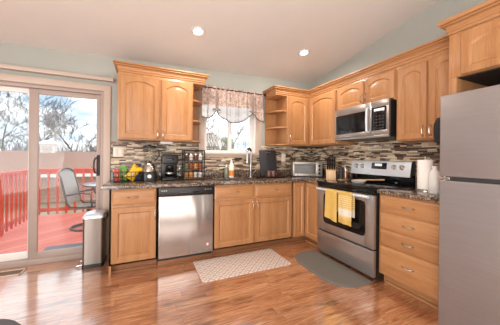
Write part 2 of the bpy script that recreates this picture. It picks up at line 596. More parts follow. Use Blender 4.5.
# ------------------------------------------------------------------ mesh helpers
class MB:
    def __init__(s):
        s.bm = bmesh.new()

    def _merge(s, other, mat=None):
        me = bpy.data.meshes.new('t')
        other.to_mesh(me)
        other.free()
        if mat is not None:
            me.transform(mat)
        s.bm.from_mesh(me)
        bpy.data.meshes.remove(me)

    def box(s, x0, x1, y0, y1, z0, z1, bev=0.0, seg=2, mat=None):
        b = bmesh.new()
        bmesh.ops.create_cube(b, size=1.0)
        for v in b.verts:
            v.co = Vector(((x0 + x1) / 2 + v.co.x * (x1 - x0), (y0 + y1) / 2 + v.co.y * (y1 - y0), (z0 + z1) / 2 + v.co.z * (z1 - z0)))
        if bev > 0:
            bmesh.ops.bevel(b, geom=list(b.edges), offset=bev, segments=seg, affect='EDGES', profile=0.5)
        bmesh.ops.recalc_face_normals(b, faces=b.faces)
        s._merge(b, mat)
        return s

    def loops(s, loops, cap0=True, cap1=True, closed=True, mat=None):
        b = bmesh.new()
        vs = [[b.verts.new(p) for p in lp] for lp in loops]
        n = len(vs[0])
        for i in range(len(vs) - 1):
            for j in range(n if closed else n - 1):
                k = (j + 1) % n
                b.faces.new((vs[i][j], vs[i][k], vs[i + 1][k], vs[i + 1][j]))
        if cap0:
            b.faces.new(list(reversed(vs[0])))
        if cap1:
            b.faces.new(vs[-1])
        bmesh.ops.recalc_face_normals(b, faces=b.faces)
        s._merge(b, mat)
        return s

    def lathe(s, prof, c=(0, 0, 0), axis='z', seg=24, cap0=True, cap1=True, mat=None):
        lps = []
        for r, h in prof:
            lp = []
            for i in range(seg):
                a = 2 * PI * i / seg
                p = (r * math.cos(a), r * math.sin(a), h)
                if axis == 'x':
                    p = (h, p[0], p[1])
                elif axis == 'y':
                    p = (p[1], h, p[0])
                lp.append((p[0] + c[0], p[1] + c[1], p[2] + c[2]))
            lps.append(lp)
        return s.loops(lps, cap0, cap1, mat=mat)

    def cyl(s, p0, p1, r0, r1=None, seg=16, caps=True):
        r1 = r0 if r1 is None else r1
        return s.tube([p0, p1], r0, seg, radii=[r0, r1], caps=caps)

    def tube(s, pts, r, seg=10, radii=None, caps=True, closed=False):
        P = [Vector(p) for p in pts]
        n = len(P)
        lps = []
        prev = None
        for i in range(n):
            if closed:
                t = (P[(i + 1) % n] - P[i - 1]).normalized()
            elif i == 0:
                t = (P[1] - P[0]).normalized()
            elif i == n - 1:
                t = (P[-1] - P[-2]).normalized()
            else:
                t = ((P[i + 1] - P[i]).normalized() + (P[i] - P[i - 1]).normalized())
                t = t.normalized() if t.length > 1e-6 else (P[i + 1] - P[i]).normalized()
            if prev is None:
                up = Vector((0, 0, 1)) if abs(t.z) < 0.9 else Vector((1, 0, 0))
                a = t.cross(up).normalized()
            else:
                a = (prev - t * prev.dot(t)).normalized()
            prev = a
            bb = t.cross(a)
            rr = radii[i] if radii else r
            lps.append([P[i] + (a * math.cos(2 * PI * k / seg) + bb * math.sin(2 * PI * k / seg)) * rr for k in range(seg)])
        if closed:
            lps.append(lps[0])
            return s.loops(lps, False, False)
        return s.loops(lps, caps, caps)

    def prism(s, pts, axis, a, b, bev=0.0):
        def P(p, h):
            if axis == 'x':
                return (h, p[0], p[1])
            if axis == 'y':
                return (p[0], h, p[1])
            return (p[0], p[1], h)
        if bev:
            m = bmesh.new()
            lo = [m.verts.new(P(p, a)) for p in pts]
            hi = [m.verts.new(P(p, b)) for p in pts]
            n = len(pts)
            for j in range(n):
                m.faces.new((lo[j], lo[(j + 1) % n], hi[(j + 1) % n], hi[j]))
            m.faces.new(list(reversed(lo)))
            m.faces.new(hi)
            bmesh.ops.bevel(m, geom=[e for e in m.edges if len(e.link_faces) == 2 and any(len(f.verts) > 4 or f in m.faces[-2:] for f in e.link_faces)], offset=bev, segments=2, affect='EDGES')
            bmesh.ops.recalc_face_normals(m, faces=m.faces)
            s._merge(m)
            return s
        return s.loops([[P(p, a) for p in pts], [P(p, b) for p in pts]])

    def sheet(s, grid, thick=0.0):
        b = bmesh.new()
        vs = [[b.verts.new(p) for p in row] for row in grid]
        for i in range(len(vs) - 1):
            for j in range(len(vs[0]) - 1):
                b.faces.new((vs[i][j], vs[i][j + 1], vs[i + 1][j + 1], vs[i + 1][j]))
        bmesh.ops.recalc_face_normals(b, faces=b.faces)
        if thick:
            bmesh.ops.solidify(b, geom=list(b.faces), thickness=thick)
            bmesh.ops.recalc_face_normals(b, faces=b.faces)
        s._merge(b)
        return s

    def ball(s, c, rx, ry=None, rz=None, sub=3, jitter=0.0):
        ry = rx if ry is None else ry
        rz = rx if rz is None else rz
        b = bmesh.new()
        bmesh.ops.create_icosphere(b, subdivisions=sub, radius=1.0)
        for v in b.verts:
            k = 1 + random.uniform(-jitter, jitter)
            v.co = Vector((c[0] + v.co.x * rx * k, c[1] + v.co.y * ry * k, c[2] + v.co.z * rz * k))
        s._merge(b)
        return s

    def build(s, name, mat, parent=None, label=None, local=False, angle=35):
        me = bpy.data.meshes.new(name)
        s.bm.to_mesh(me)
        s.bm.free()
        for p in me.polygons:
            p.use_smooth = True
        me.set_sharp_from_angle(angle=math.radians(angle))
        me.materials.append(MATS[mat])
        o = bpy.data.objects.new(name, me)
        COL.objects.link(o)
        if parent is not None:
            if not local:
                me.transform(wm(parent).inverted())
            o.parent = parent
        if label:
            o['label'] = label
        return o


def wm(o):
    m = Matrix.Translation(o.location) @ o.rotation_euler.to_matrix().to_4x4()
    return wm(o.parent) @ m if o.parent else m


def thing(name, label, cat, loc=(0, 0, 0), rz=0.0, group=None):
    o = bpy.data.objects.new(name, None)
    o.empty_display_size = 0.1
    COL.objects.link(o)
    o.location = loc
    o.rotation_euler = (0, 0, rz)
    return tag(o, label, cat, group)


def tag(o, label, cat, group=None, kind=None):
    o['label'] = label
    o['category'] = cat
    if group:
        o['group'] = group
    if kind:
        o['kind'] = kind
    return o


def struct(o, label=None):
    o['kind'] = 'structure'
    if label:
        o['label'] = label
    return o


def basis(P0, U, N):
    U, N = Vector(U), Vector(N)
    m = Matrix.Identity(4)
    for i in range(3):
        m[i][0], m[i][1], m[i][2], m[i][3] = U[i], N[i], (0, 0, 1)[i], P0[i]
    return m


# ------------------------------------------------------------------ setting: the room
CEIL = lambda x, y: 2.505 + 0.034 * x - 0.148 * y
XL, YF = -5.7, -6.9      # far side wall and the wall behind the camera

m = MB().box(XL - 0.1, 0.1, YF - 0.1, 0.14, -0.12, 0.0)
struct(m.build('floor', 'floor_planks'), 'glossy reddish brown wood plank floor')

m = MB()
cs = [(XL - 0.1, YF - 0.1), (0.1, YF - 0.1), (0.1, 0.14), (XL - 0.1, 0.14)]
m.loops([[(x, y, CEIL(x, y)) for x, y in cs], [(x, y, CEIL(x, y) + 0.1) for x, y in cs]])
struct(m.build('ceiling', 'ceiling_paint'), 'sloping pinkish beige ceiling')

# back wall with the openings of the sliding door and the sink window
DX0, DX1, DZ1 = -5.02, -3.105, 1.985
WX0, WX1, WZ0, WZ1 = -1.90, -1.08, 1.255, 2.14
m = MB()
T = 0.14


def wseg(x0, x1, z0, z1=None):
    a = [(x0, z0), (x1, z0), (x1, z1 if z1 is not None else CEIL(x1, 0) + 0.02), (x0, z1 if z1 is not None else CEIL(x0, 0) + 0.02)]
    m.prism(a, 'y', 0.0, T)


wseg(XL - 0.1, DX0, 0)
wseg(DX0, DX1, DZ1)
wseg(DX1, WX0, 0)
wseg(WX0, WX1, 0, WZ0)
wseg(WX0, WX1, WZ1)
wseg(WX1, 0.1, 0)
struct(m.build('wall_back', 'wall_paint'), 'grey green wall behind the sink run')
m = MB().prism([(YF - 0.1, 0), (0.0, 0), (0.0, CEIL(0, 0)), (YF - 0.1, CEIL(0, YF - 0.1))], 'x', 0.0, 0.1)
struct(m.build('wall_right', 'wall_paint'), 'grey green wall behind the range')
m = MB().prism([(YF - 0.1, 0), (0.0, 0), (0.0, CEIL(XL, 0)), (YF - 0.1, CEIL(XL, YF - 0.1))], 'x', XL - 0.1, XL)
struct(m.build('wall_left', 'wall_paint'), 'grey green side wall')
m = MB().prism([(XL, 0), (0, 0), (0, CEIL(0, YF)), (XL, CEIL(XL, YF))], 'y', YF - 0.1, YF)
struct(m.build('wall_front', 'wall_paint'), 'grey green wall of the dining side')

# ------------------------------------------------------------------ casing, sliding door, window
m = MB()
m.box(DX1 - 0.012, DX1 + 0.062, -0.022, 0.0, 0.0, DZ1 + 0.062, 0.006)
m.box(DX0 - 0.062, DX0 + 0.012, -0.022, 0.0, 0.0, DZ1 + 0.062, 0.006)
m.box(DX0 - 0.062, DX1 + 0.062, -0.024, 0.0, DZ1 - 0.012, DZ1 + 0.062, 0.006)
struct(m.build('trim_1', 'trim_paint'), 'pale painted casing around the sliding door')

door = bpy.data.objects.new('door_1', None)
COL.objects.link(door)
door.location = (-4.06, 0.05, 0)
struct(door, 'white sliding glass door onto the red deck')
m = MB()
m.box(DX1 - 0.045, DX1, 0.0, 0.12, 0.0, DZ1, 0.004)
m.box(DX0, DX0 + 0.045, 0.0, 0.12, 0.0, DZ1, 0.004)
m.box(DX0 + 0.042, DX1 - 0.042, 0.002, 0.118, DZ1 - 0.05, DZ1 - 0.002, 0.004)
m.box(DX0 + 0.042, DX1 - 0.042, 0.002, 0.13, 0.0, 0.06, 0.004)
m.build('door_frame', 'vinyl_frame', door)


def sash(name, x0, x1, z0, z1, y0, y1, sl, sr, st, sb, mat, parent, glass='pane_glass'):
    m = MB()
    m.box(x0, x0 + sl, y0, y1, z0, z1, 0.005)
    m.box(x1 - sr, x1, y0, y1, z0, z1, 0.005)
    m.box(x0 + sl - 0.002, x1 - sr + 0.002, y0, y1, z1 - st, z1, 0.005)
    m.box(x0 + sl - 0.002, x1 - sr + 0.002, y0, y1, z0, z0 + sb, 0.005)
    f = m.build(name, mat, parent)
    yc = (y0 + y1) / 2
    MB().box(x0 + sl - 0.004, x1 - sr + 0.004, yc - 0.003, yc + 0.003, z0 + sb - 0.004, z1 - st + 0.004).build('glass_pane', glass, f)
    return f


sash('sliding_panel', -3.818, -3.152, 0.045, 1.932, 0.02, 0.055, 0.078, 0.042, 0.055, 0.085, 'vinyl_frame', door)
sash('fixed_panel', -4.98, -3.765, 0.045, 1.94, 0.07, 0.105, 0.06, 0.075, 0.055, 0.085, 'white_paint', door)
m = MB()
m.tube([(-3.176, 0.018, 0.99), (-3.195, -0.03, 1.0), (-3.205, -0.055, 1.04), (-3.205, -0.055, 1.13), (-3.195, -0.03, 1.17), (-3.176, 0.018, 1.18)], 0.009, 8)
m.box(-3.188, -3.156, 0.008, 0.022, 0.96, 1.21, 0.004)
m.build('door_handle', 'charcoal', door, label='grey loop handle of the sliding door')

win = bpy.data.objects.new('window_1', None)
COL.objects.link(win)
win.location = ((WX0 + WX1) / 2, 0.06, WZ0)
struct(win, 'white two-sash window above the sink')
m = MB()
m.box(WX0, WX0 + 0.02, 0.01, 0.13, WZ0, WZ1, 0.003)
m.box(WX1 - 0.02, WX1, 0.01, 0.13, WZ0, WZ1, 0.003)
m.box(WX0, WX1, 0.01, 0.13, WZ1 - 0.03, WZ1, 0.003)
m.box(WX0, WX1, 0.01, 0.13, WZ0, WZ0 + 0.02, 0.003)
m.build('window_frame', 'white_paint', win)
sash('window_sash', WX0 + 0.018, -1.468, WZ0 + 0.012, WZ1 - 0.02, 0.04, 0.075, 0.03, 0.042, 0.03, 0.032, 'white_paint', win)
sash('window_sash', -1.51, WX1 - 0.018, WZ0 + 0.012, WZ1 - 0.02, 0.08, 0.115, 0.042, 0.05, 0.03, 0.032, 'white_paint', win)
m = MB()
m.box(WX0 - 0.075, WX0 + 0.004, -0.018, 0.0, WZ0 - 0.02, WZ1 + 0.05, 0.005)
m.box(WX1 - 0.004, WX1 + 0.085, -0.018, 0.0, WZ0 - 0.02, WZ1 + 0.05, 0.005)
m.box(WX0 - 0.075, WX1 + 0.085, -0.018, 0.0, WZ1, WZ1 + 0.06, 0.005)
struct(m.build('trim_2', 'trim_paint'), 'pale painted casing around the sink window')
m = MB()
m.box(WX0 - 0.09, WX1 + 0.10, -0.045, 0.04, WZ0 - 0.022, WZ0 + 0.006, 0.006)
m.box(WX0 - 0.075, WX1 + 0.085, -0.02, 0.0, WZ0 - 0.06, WZ0 - 0.018, 0.005)
struct(m.build('trim_3', 'trim_paint'), 'painted stool and apron under the sink window')

# headrail over the door
t = thing('blind_headrail', 'long pale blind rail fixed to the wall above the sliding door', 'rail', (-4.0, -0.03, 2.10))
m = MB().box(-5.1, -3.03, -0.06, -0.012, 2.092, 2.135, 0.004)
m.build('rail', 'trim_paint', t)
for x in (-3.3, -4.2, -4.9):
    MB().box(x - 0.02, x + 0.02, -0.02, 0.0, 2.095, 2.14, 0.002).build('bracket', 'white_paint', t)
MB().box(-3.032, -3.012, -0.063, -0.008, 2.088, 2.139, 0.006).build('end_cap', 'trim_paint', t)

# floor register
t = thing('floor_register', 'brown metal floor vent beside the sliding door sill', 'vent', (-3.95, -0.14, 0))
m = MB()
m.box(-4.12, -3.79, -0.215, -0.20, 0.0, 0.008, 0.002)
m.box(-4.12, -3.79, -0.085, -0.07, 0.0, 0.008, 0.002)
m.box(-3.805, -3.79, -0.215, -0.07, 0.0, 0.008, 0.002)
m.box(-4.12, -4.105, -0.215, -0.07, 0.0, 0.008, 0.002)
m.build('vent_frame', 'vent_rim', t)
m = MB().box(-4.106, -3.804, -0.201, -0.084, 0.0, 0.002)
for k in range(9):
    m.box(-4.106, -3.804, -0.196 + k * 0.0125, -0.191 + k * 0.0125, 0.001, 0.005)
m.build('vent_grille', 'vent_brown', t)


# ------------------------------------------------------------------ cabinetry
def door_front(name, parent, P0, U, N, w, h, mat, t=0.02, arch=0.0, fr=0.058, raised=True):
    n = 12

    def contour(ins, d, rise=0.0, top_extra=0.0):
        x0, x1, z0 = ins, w - ins, ins
        zt = h - ins
        pts = []
        for i in range(n):
            pts.append((x0 + (x1 - x0) * i / n, d, z0))
        za = zt - rise
        for i in range(n):
            pts.append((x1, d, z0 + (za - z0) * i / n))
        for i in range(n):
            q = i / n
            z = zt - rise * (2 * q - 1) ** 2
            pts.append((x1 + (x0 - x1) * q, d, z))
        for i in range(n):
            pts.append((x0, d, za + (z0 - za) * i / n))
        return pts
    if raised:
        L = [contour(0, 0), contour(0, t - 0.005), contour(0.005, t), contour(fr - 0.004, t, arch), contour(fr + 0.002, t - 0.006, arch),
             contour(fr + 0.007, t - 0.010, arch), contour(fr + 0.012, t - 0.010, arch), contour(fr + 0.034, t - 0.003, arch), contour(fr + 0.036, t - 0.0025, arch)]
    else:
        L = [contour(0, 0), contour(0, t - 0.010), contour(0.004, t - 0.008), contour(0.018, t - 0.001), contour(0.021, t)]
    M = basis(P0, U, N)
    return MB().loops(L, mat=M).build(name, mat, parent, angle=25)


def pull(parent, c, along, N, length=0.10, name='handle'):
    A, N, c = Vector(along), Vector(N), Vector(c)
    pts = []
    for k in range(9):
        q = k / 8 * 2 - 1
        pts.append(c + A * (q * length / 2) + N * (0.028 * (1 - abs(q) ** 3.5)))
    return MB().tube(pts, 0.0052, 8).build(name, 'nickel', parent, label='brushed nickel pull')


FB, FR = -0.598, -0.590     # face frame planes of the two base runs
ZB, ZT = 0.098, 0.866
CT = 0.904                  # counter top
UX, NY = (1, 0, 0), (0, -1, 0)
UY, NX = (0, -1, 0), (-1, 0, 0)
Z3 = (0, 0, 1)


def base_back(name, label, x0, x1):
    t = thing(name, label, 'cabinet', ((x0 + x1) / 2, -0.3, 0))
    m = MB()
    m.box(x0, x0 + 0.018, FB, -0.004, ZB, ZT, 0.001)
    m.box(x1 - 0.018, x1, FB, -0.004, ZB, ZT, 0.001)
    m.box(x0, x1, FB, -0.004, ZB, ZB + 0.018, 0.001)
    m.box(x0, x1, -0.016, -0.004, ZB, ZT, 0.001)
    m.box(x0, x1, FB, FB + 0.02, ZB, ZT, 0.001)
    m.build('carcass', 'maple_vertical', t)
    m = MB().box(x0 + 0.002, x1, FB + 0.075, FB + 0.095, 0.0, ZB)
    m.build('toe_kick', 'toe_wood', t)
    return t


# cabinet beside the trash can
X0, X1 = -2.985, -2.534
t = base_back('base_cabinet', 'maple base cabinet with one drawer and one door beside the trash can', X0, X1)
d = door_front('drawer', t, (X0 + 0.022, FB, 0.700), UX, NY, X1 - X0 - 0.038, 0.150, 'maple_along', raised=False)
pull(d, (-2.772, FB - 0.02, 0.782), UX, NY)
d = door_front('door', t, (X0 + 0.022, FB, 0.118), UX, NY, X1 - X0 - 0.038, 0.560, 'maple_vertical')
pull(d, (-2.562, FB - 0.02, 0.545 + 0.05), Z3, NY)
m = MB().box(X0, X0 + 0.02, FB, FB + 0.09, 0.0, ZB)
m.build('end_stile', 'maple_vertical', t)
m = MB().tube([(X0, FB + 0.062, 0.009), (X1, FB + 0.062, 0.009)], 0.012, 8)
m.build('shoe_molding', 'toe_wood', t)

# sink base
X0, X1 = -1.922, -0.802
t = base_back('sink_base_cabinet', 'wide maple sink cabinet with two doors under two false drawers', X0, X1)
xm = -1.387
for a, b, hx in ((X0 + 0.012, xm - 0.012, -1.653), (xm + 0.012, X1 - 0.022, -1.10)):
    d = door_front('drawer_front', t, (a, FB, 0.700), UX, NY, b - a, 0.150, 'maple_along', raised=False)
    pull(d, (hx, FB - 0.02, 0.778), UX, NY)
for a, b, hx in ((X0 + 0.012, xm - 0.012, -1.418), (xm + 0.012, X1 - 0.022, -1.355)):
    d = door_front('door', t, (a, FB, 0.118), UX, NY, b - a, 0.560, 'maple_vertical')
    pull(d, (hx, FB - 0.02, 0.590), Z3, NY)
MB().tube([(X0, FB + 0.062, 0.009), (FR + 0.062, FB + 0.062, 0.009)], 0.012, 8).build('shoe_molding', 'toe_wood', t)

# corner cabinet with folding door
YS0 = -0.925
t = thing('corner_base_cabinet', 'maple corner base cabinet with narrow folding doors next to the range', 'cabinet', (-0.4, -0.4, 0))
m = MB()
m.prism([(-0.800, -0.004), (-0.004, -0.004), (-0.004, YS0), (FR, YS0), (FR, FB), (-0.800, FB)], 'z', ZB, ZT)
m.build('carcass', 'maple_vertical', t)
m = MB()
m.prism([(-0.800, FB + 0.095), (FR + 0.095, FB + 0.095), (FR + 0.095, YS0), (FR + 0.075, YS0), (FR + 0.075, FB + 0.075), (-0.800, FB + 0.075)], 'z', 0.0, ZB)
m.build('toe_kick', 'toe_wood', t)
door_front('door', t, (-0.785, FB, 0.118), UX, NY, 0.170, 0.735, 'maple_vertical', fr=0.042)
door_front('door', t, (FR, FB - 0.025, 0.118), UY, NX, abs(YS0 - FB) - 0.035, 0.735, 'maple_vertical', fr=0.05)
MB().tube([(FR + 0.062, FB + 0.05, 0.009), (FR + 0.062, YS0, 0.009)], 0.012, 8).build('shoe_molding', 'maple_across', t)

# drawer base between range and fridge
YD0, YD1 = -1.748, -2.312
t = thing('drawer_base_cabinet', 'maple base cabinet of four drawers between range and refrigerator', 'cabinet', (-0.3, -2.05, 0))
MB().box(FR, -0.004, YD1, YD0, ZB, ZT, 0.002).build('carcass', 'maple_across', t)
MB().box(FR + 0.075, FR + 0.095, YD1, YD0, 0.0, ZB).build('toe_kick', 'maple_across', t)
MB().tube([(FR + 0.062, YD0 - 0.03, 0.009), (FR + 0.062, YD1, 0.009)], 0.013, 8).build('shoe_molding', 'maple_across', t)
for z0, z1 in ((0.698, 0.853), (0.542, 0.686), (0.385, 0.530), (0.106, 0.373)):
    d = door_front('drawer', t, (FR, YD0 - 0.012, z0), UY, NX, abs(YD1 - YD0) - 0.024, z1 - z0, 'maple_across', raised=False)
    pull(d, (FR - 0.02, -2.033, (z0 + z1) / 2 + (0.02 if z1 < 0.4 else 0)), UY, NX)

# countertops
t = thing('granite_countertop', 'brown speckled granite worktop wrapping the corner from trash can to range', 'countertop', (-1.6, -0.3, ZT))
SX0, SX1, SY0, SY1 = -1.80, -1.12, -0.52, -0.13
m = MB()
fe = FB - 0.035
m.box(-3.055, SX0, fe, -0.002, ZT, CT, 0.006)
m.box(SX1, FR - 0.0, fe, -0.002, ZT, CT, 0.006)
m.box(SX0 - 0.012, SX1 + 0.012, fe, SY0, ZT, CT, 0.006)
m.box(SX0 - 0.012, SX1 + 0.012, SY1, -0.002, ZT, CT, 0.006)
m.box(FR - 0.035, -0.002, YS0 + 0.002, -0.002, ZT, CT, 0.006)
m.build('slab', 'granite', t)
m = MB().box(-3.0, -0.004, -0.022, -0.001, CT - 0.002, CT + 0.105, 0.004)
m.box(-0.022, -0.001, YS0 + 0.002, -0.02, CT - 0.002, CT + 0.105, 0.004)
m.build('upstand', 'granite', t)
t = thing('granite_countertop', 'short brown granite worktop between range and refrigerator', 'countertop', (-0.3, -2.05, ZT))
MB().box(FR - 0.035, -0.002, YD1, YD0 + 0.002, ZT, CT, 0.006).build('slab', 'granite', t)
MB().box(-0.022, -0.001, YD1, YD0 + 0.002, CT - 0.002, CT + 0.105, 0.004).build('upstand', 'granite', t)

# backsplashes
m = MB()
m.box(-3.04, WX0 - 0.075, -0.0105, -0.0005, CT + 0.1, 1.385)
m.box(WX0 - 0.075, WX1 + 0.085, -0.0105, -0.0005, CT + 0.1, WZ0 - 0.058)
m.box(WX1 + 0.085, -0.0105, -0.0105, -0.0005, CT + 0.1, 1.385)
tag(m.build('tile_backsplash', 'mosaic_x'), 'mosaic backsplash of thin beige and brown strips behind the sink run', 'backsplash')
m = MB().box(-0.0105, -0.0005, -2.31, -0.0005, CT + 0.1, 1.425)
tag(m.build('tile_backsplash', 'mosaic_y'), 'mosaic backsplash of thin beige and brown strips behind the range', 'backsplash')

# sink
t = thing('sink', 'light undermount sink basin set in the worktop under the window', 'sink', (-1.46, -0.33, 0.7))
m = MB()
m.loops([[(SX0, SY0, CT - 0.03), (SX1, SY0, CT - 0.03), (SX1, SY1, CT - 0.03), (SX0, SY1, CT - 0.03)],
         [(SX0 + .01, SY0 + .01, CT - 0.03), (SX1 - .01, SY0 + .01, CT - 0.03), (SX1 - .01, SY1 - .01, CT - 0.03), (SX0 + .01, SY1 - .01, CT - 0.03)],
         [(SX0 + .02, SY0 + .02, 0.72), (SX1 - .02, SY0 + .02, 0.72), (SX1 - .02, SY1 - .02, 0.72), (SX0 + .02, SY1 - .02, 0.72)]], False, True)
m.build('basin', 'steel_along', t)
MB().lathe([(0.04, 0.7215), (0.04, 0.725), (0.02, 0.725)], (-1.46, -0.33, 0), seg=20).build('drain', 'chrome', t)

# faucet
fx, fy = -1.205, -0.085
t = thing('faucet', 'tall chrome pull-down faucet with coiled gooseneck behind the sink', 'faucet', (fx, fy, CT))
MB().lathe([(0.030, 0), (0.030, 0.008), (0.022, 0.02), (0.019, 0.10), (0.015, 0.115), (0.013, 0.20)], (fx, fy, CT), seg=20).build('base', 'chrome', t)
pts = [(fx, fy, CT + 0.18 + 0.02 * k) for k in range(11)]
R_ = 0.047
dx_, dy_ = -0.86, -0.5
for k in range(1, 13):
    a = PI * k / 12
    o_ = R_ - R_ * math.cos(a)
    pts.append((fx + dx_ * o_, fy + dy_ * o_, CT + 0.38 + R_ * math.sin(a)))
ex, ey = pts[-1][0], pts[-1][1]
MB().tube(pts, 0.012, 10).build('neck', 'chrome', t)
m = MB()
coil = []
for i in range(len(pts) - 1):
    a0, a1 = Vector(pts[i]), Vector(pts[i + 1])
    for j in range(10):
        q = j / 10
        c = a0.lerp(a1, q)
        tg = (a1 - a0).normalized()
        sd = tg.cross(Vector((0.5, -0.86, 0))).normalized()
        s2 = tg.cross(sd)
        ph = (i * 10 + j) * 2 * PI / 8
        coil.append(c + (sd * math.cos(ph) + s2 * math.sin(ph)) * 0.0155)
m.tube(coil, 0.0025, 5)
m.build('spring', 'chrome', t)
m = MB()
m.cyl((ex, ey, CT + 0.39), (ex, ey, CT + 0.30), 0.011, 0.013)
m.cyl((ex, ey, CT + 0.30), (ex, ey, CT + 0.21), 0.014, 0.016)
m.build('spray_head', 'chrome', t)
MB().tube([(fx, fy, CT + 0.235), (ex, ey, CT + 0.245)], 0.006, 8).build('docking_arm', 'chrome', t)
MB().tube([(fx, fy, CT + 0.06), (fx + 0.045, fy - 0.01, CT + 0.065), (fx + 0.075, fy - 0.02, CT + 0.10)], 0.007, 8).build('lever', 'chrome', t)


# upper cabinets
UD = -0.33
UB, UT = 1.388, 2.140


def sweep_crown(m, path, outs, z0, h=0.098, proj=0.055, flip=False):
    """path: xy points; outs: matching mitred outward offsets for a unit projection"""
    k = proj
    prof = [(0.0, 0.0), (0.16 * k, 0.0), (0.16 * k, 0.020), (0.30 * k, 0.024), (0.30 * k, 0.034), (0.22 * k, 0.037), (0.24 * k, 0.046), (0.34 * k, 0.056), (0.56 * k, 0.064), (0.76 * k, 0.066), (0.76 * k, 0.074), (0.70 * k, 0.077), (0.9 * k, 0.080), (k, 0.084), (k, h), (0.0, h)]
    lps = []
    for (x, y), (ox, oy) in zip(path, outs):
        lps.append([(x + ox * p, y + oy * p, z0 + z) for p, z in prof])
    m.loops(lps)


def corner_shelf(m, xw, sgn, z0, z1, rx, ry):
    """quarter-round shelf; xw: side face the shelf meets, sgn: +1 grows to +x"""
    pts = [(xw, -0.004)]
    for k in range(13):
        a = PI / 2 * k / 12
        pts.append((xw + sgn * rx * math.cos(a) ** 0.8, -0.004 - ry * math.sin(a) ** 0.8))
    m.prism(pts, 'z', z0, z1)


# left of the window
X0, X1 = -2.945, -2.118
t = thing('wall_cabinet', 'maple two-door upper cabinet with arched panels above the coffee maker', 'cabinet', (-2.53, -0.16, UB))
MB().box(X0, X1, UD, -0.003, UB, UT, 0.002).build('carcass', 'maple_vertical', t)
for a, b, hx in ((X0 + 0.022, -2.512, -2.530), (-2.490, X1 - 0.016, -2.471)):
    d = door_front('door', t, (a, UD, UB + 0.012), UX, NY, b - a, UT - UB - 0.045, 'maple_vertical', arch=0.045)
    pull(d, (hx, UD - 0.02, 1.455), Z3, NY)
for z in (UB, UB + 0.255, UB + 0.51):
    m = MB()
    corner_shelf(m, X1, 1, z, z + 0.018, 0.15, 0.325)
    m.build('corner_shelf', 'maple_along', t)
MB().box(X1, X1 + 0.135, UD + 0.0, -0.003, UT - 0.022, UT, 0.002).build('top_board', 'maple_along', t)
MB().box(X1, X1 + 0.135, -0.012, -0.003, UB, UT).build('back_panel', 'maple_vertical', t)
m = MB()
XE = X1 + 0.135
sweep_crown(m, [(X0 + 0.012, -0.003), (X0 + 0.012, UD - 0.0), (XE, UD), (XE, -0.003)], [(-1, 0), (-1, -1), (1, -1), (1, 0)], UT)
m.build('crown', 'maple_along', t)

# corner unit on the back wall
X0, X1 = -0.728, -0.332
t = thing('wall_cabinet', 'maple corner upper cabinet with open rounded shelves beside the window curtain', 'cabinet', (-0.5, -0.16, UB))
MB().box(X0, -0.003, UD, -0.003, UB, UT, 0.002).build('carcass', 'maple_vertical', t)
d = door_front('door', t, (X0 + 0.018, UD, UB + 0.012), UX, NY, 0.352, UT - UB - 0.040, 'maple_vertical', arch=0.04)
pull(d, (X0 + 0.04, UD - 0.02, 1.49), Z3, NY)
XE = -0.925
for z in (UB, UB + 0.255, UB + 0.50):
    m = MB()
    corner_shelf(m, X0, -1, z, z + 0.018, X0 - XE, 0.322)
    m.build('corner_shelf', 'maple_along', t)
MB().box(XE, X0, UD, -0.003, UT - 0.022, UT, 0.002).build('top_board', 'maple_along', t)
MB().box(XE, X0, -0.012, -0.003, UB, UT).build('back_panel', 'maple_vertical', t)

# range wall
t = thing('wall_cabinet', 'maple single-door upper cabinet in the corner beside the microwave', 'cabinet', (-0.16, -0.62, UB))
MB().box(UD, -0.003, -0.925, UD - 0.002, UB, UT, 0.002).build('carcass', 'maple_vertical', t)
door_front('door', t, (UD, -0.378, UB + 0.012), UY, NX, 0.53, UT - UB - 0.04, 'maple_vertical', arch=0.045)

t = thing('wall_cabinet', 'short maple two-door cabinet mounted right above the microwave', 'cabinet', (-0.16, -1.33, 1.83))
MB().box(UD, -0.003, -1.733, -0.927, 1.812, UT, 0.002).build('carcass', 'maple_vertical', t)
for a, b, hy in ((-0.945, -1.345, -1.322), (-1.367, -1.72, -1.39)):
    d = door_front('door', t, (UD, a, 1.825), UY, NX, a - b, UT - 1.825 - 0.028, 'maple_vertical', arch=0.04, fr=0.05)
    pull(d, (UD - 0.02, hy, 1.90), Z3, NX, 0.085)

t = thing('wall_cabinet', 'tall maple two-door upper cabinet between microwave and refrigerator', 'cabinet', (-0.16, -2.04, UB))
MB().box(UD, -0.003, -2.311, -1.735, UB - 0.012, UT, 0.002).build('carcass', 'maple_vertical', t)
for a, b, hy in ((-1.752, -2.022, -2.000), (-2.040, -2.300, -2.062)):
    d = door_front('door', t, (UD, a, UB - 0.002), UY, NX, a - b, UT - UB - 0.045, 'maple_vertical', arch=0.04, fr=0.055)
    pull(d, (UD - 0.02, hy, 1.455), Z3, NX)

t = thing('crown_molding', 'stepped maple crown along the tops of the corner and range cabinets', 'molding', (-0.3, -0.3, UT))
m = MB()
sweep_crown(m, [(XE, -0.003), (XE, UD), (UD, UD), (UD, -2.311)], [(-1, 0), (-1, -1), (-1, -1), (-1, 0)], UT)
m.build('molding', 'maple_across', t)

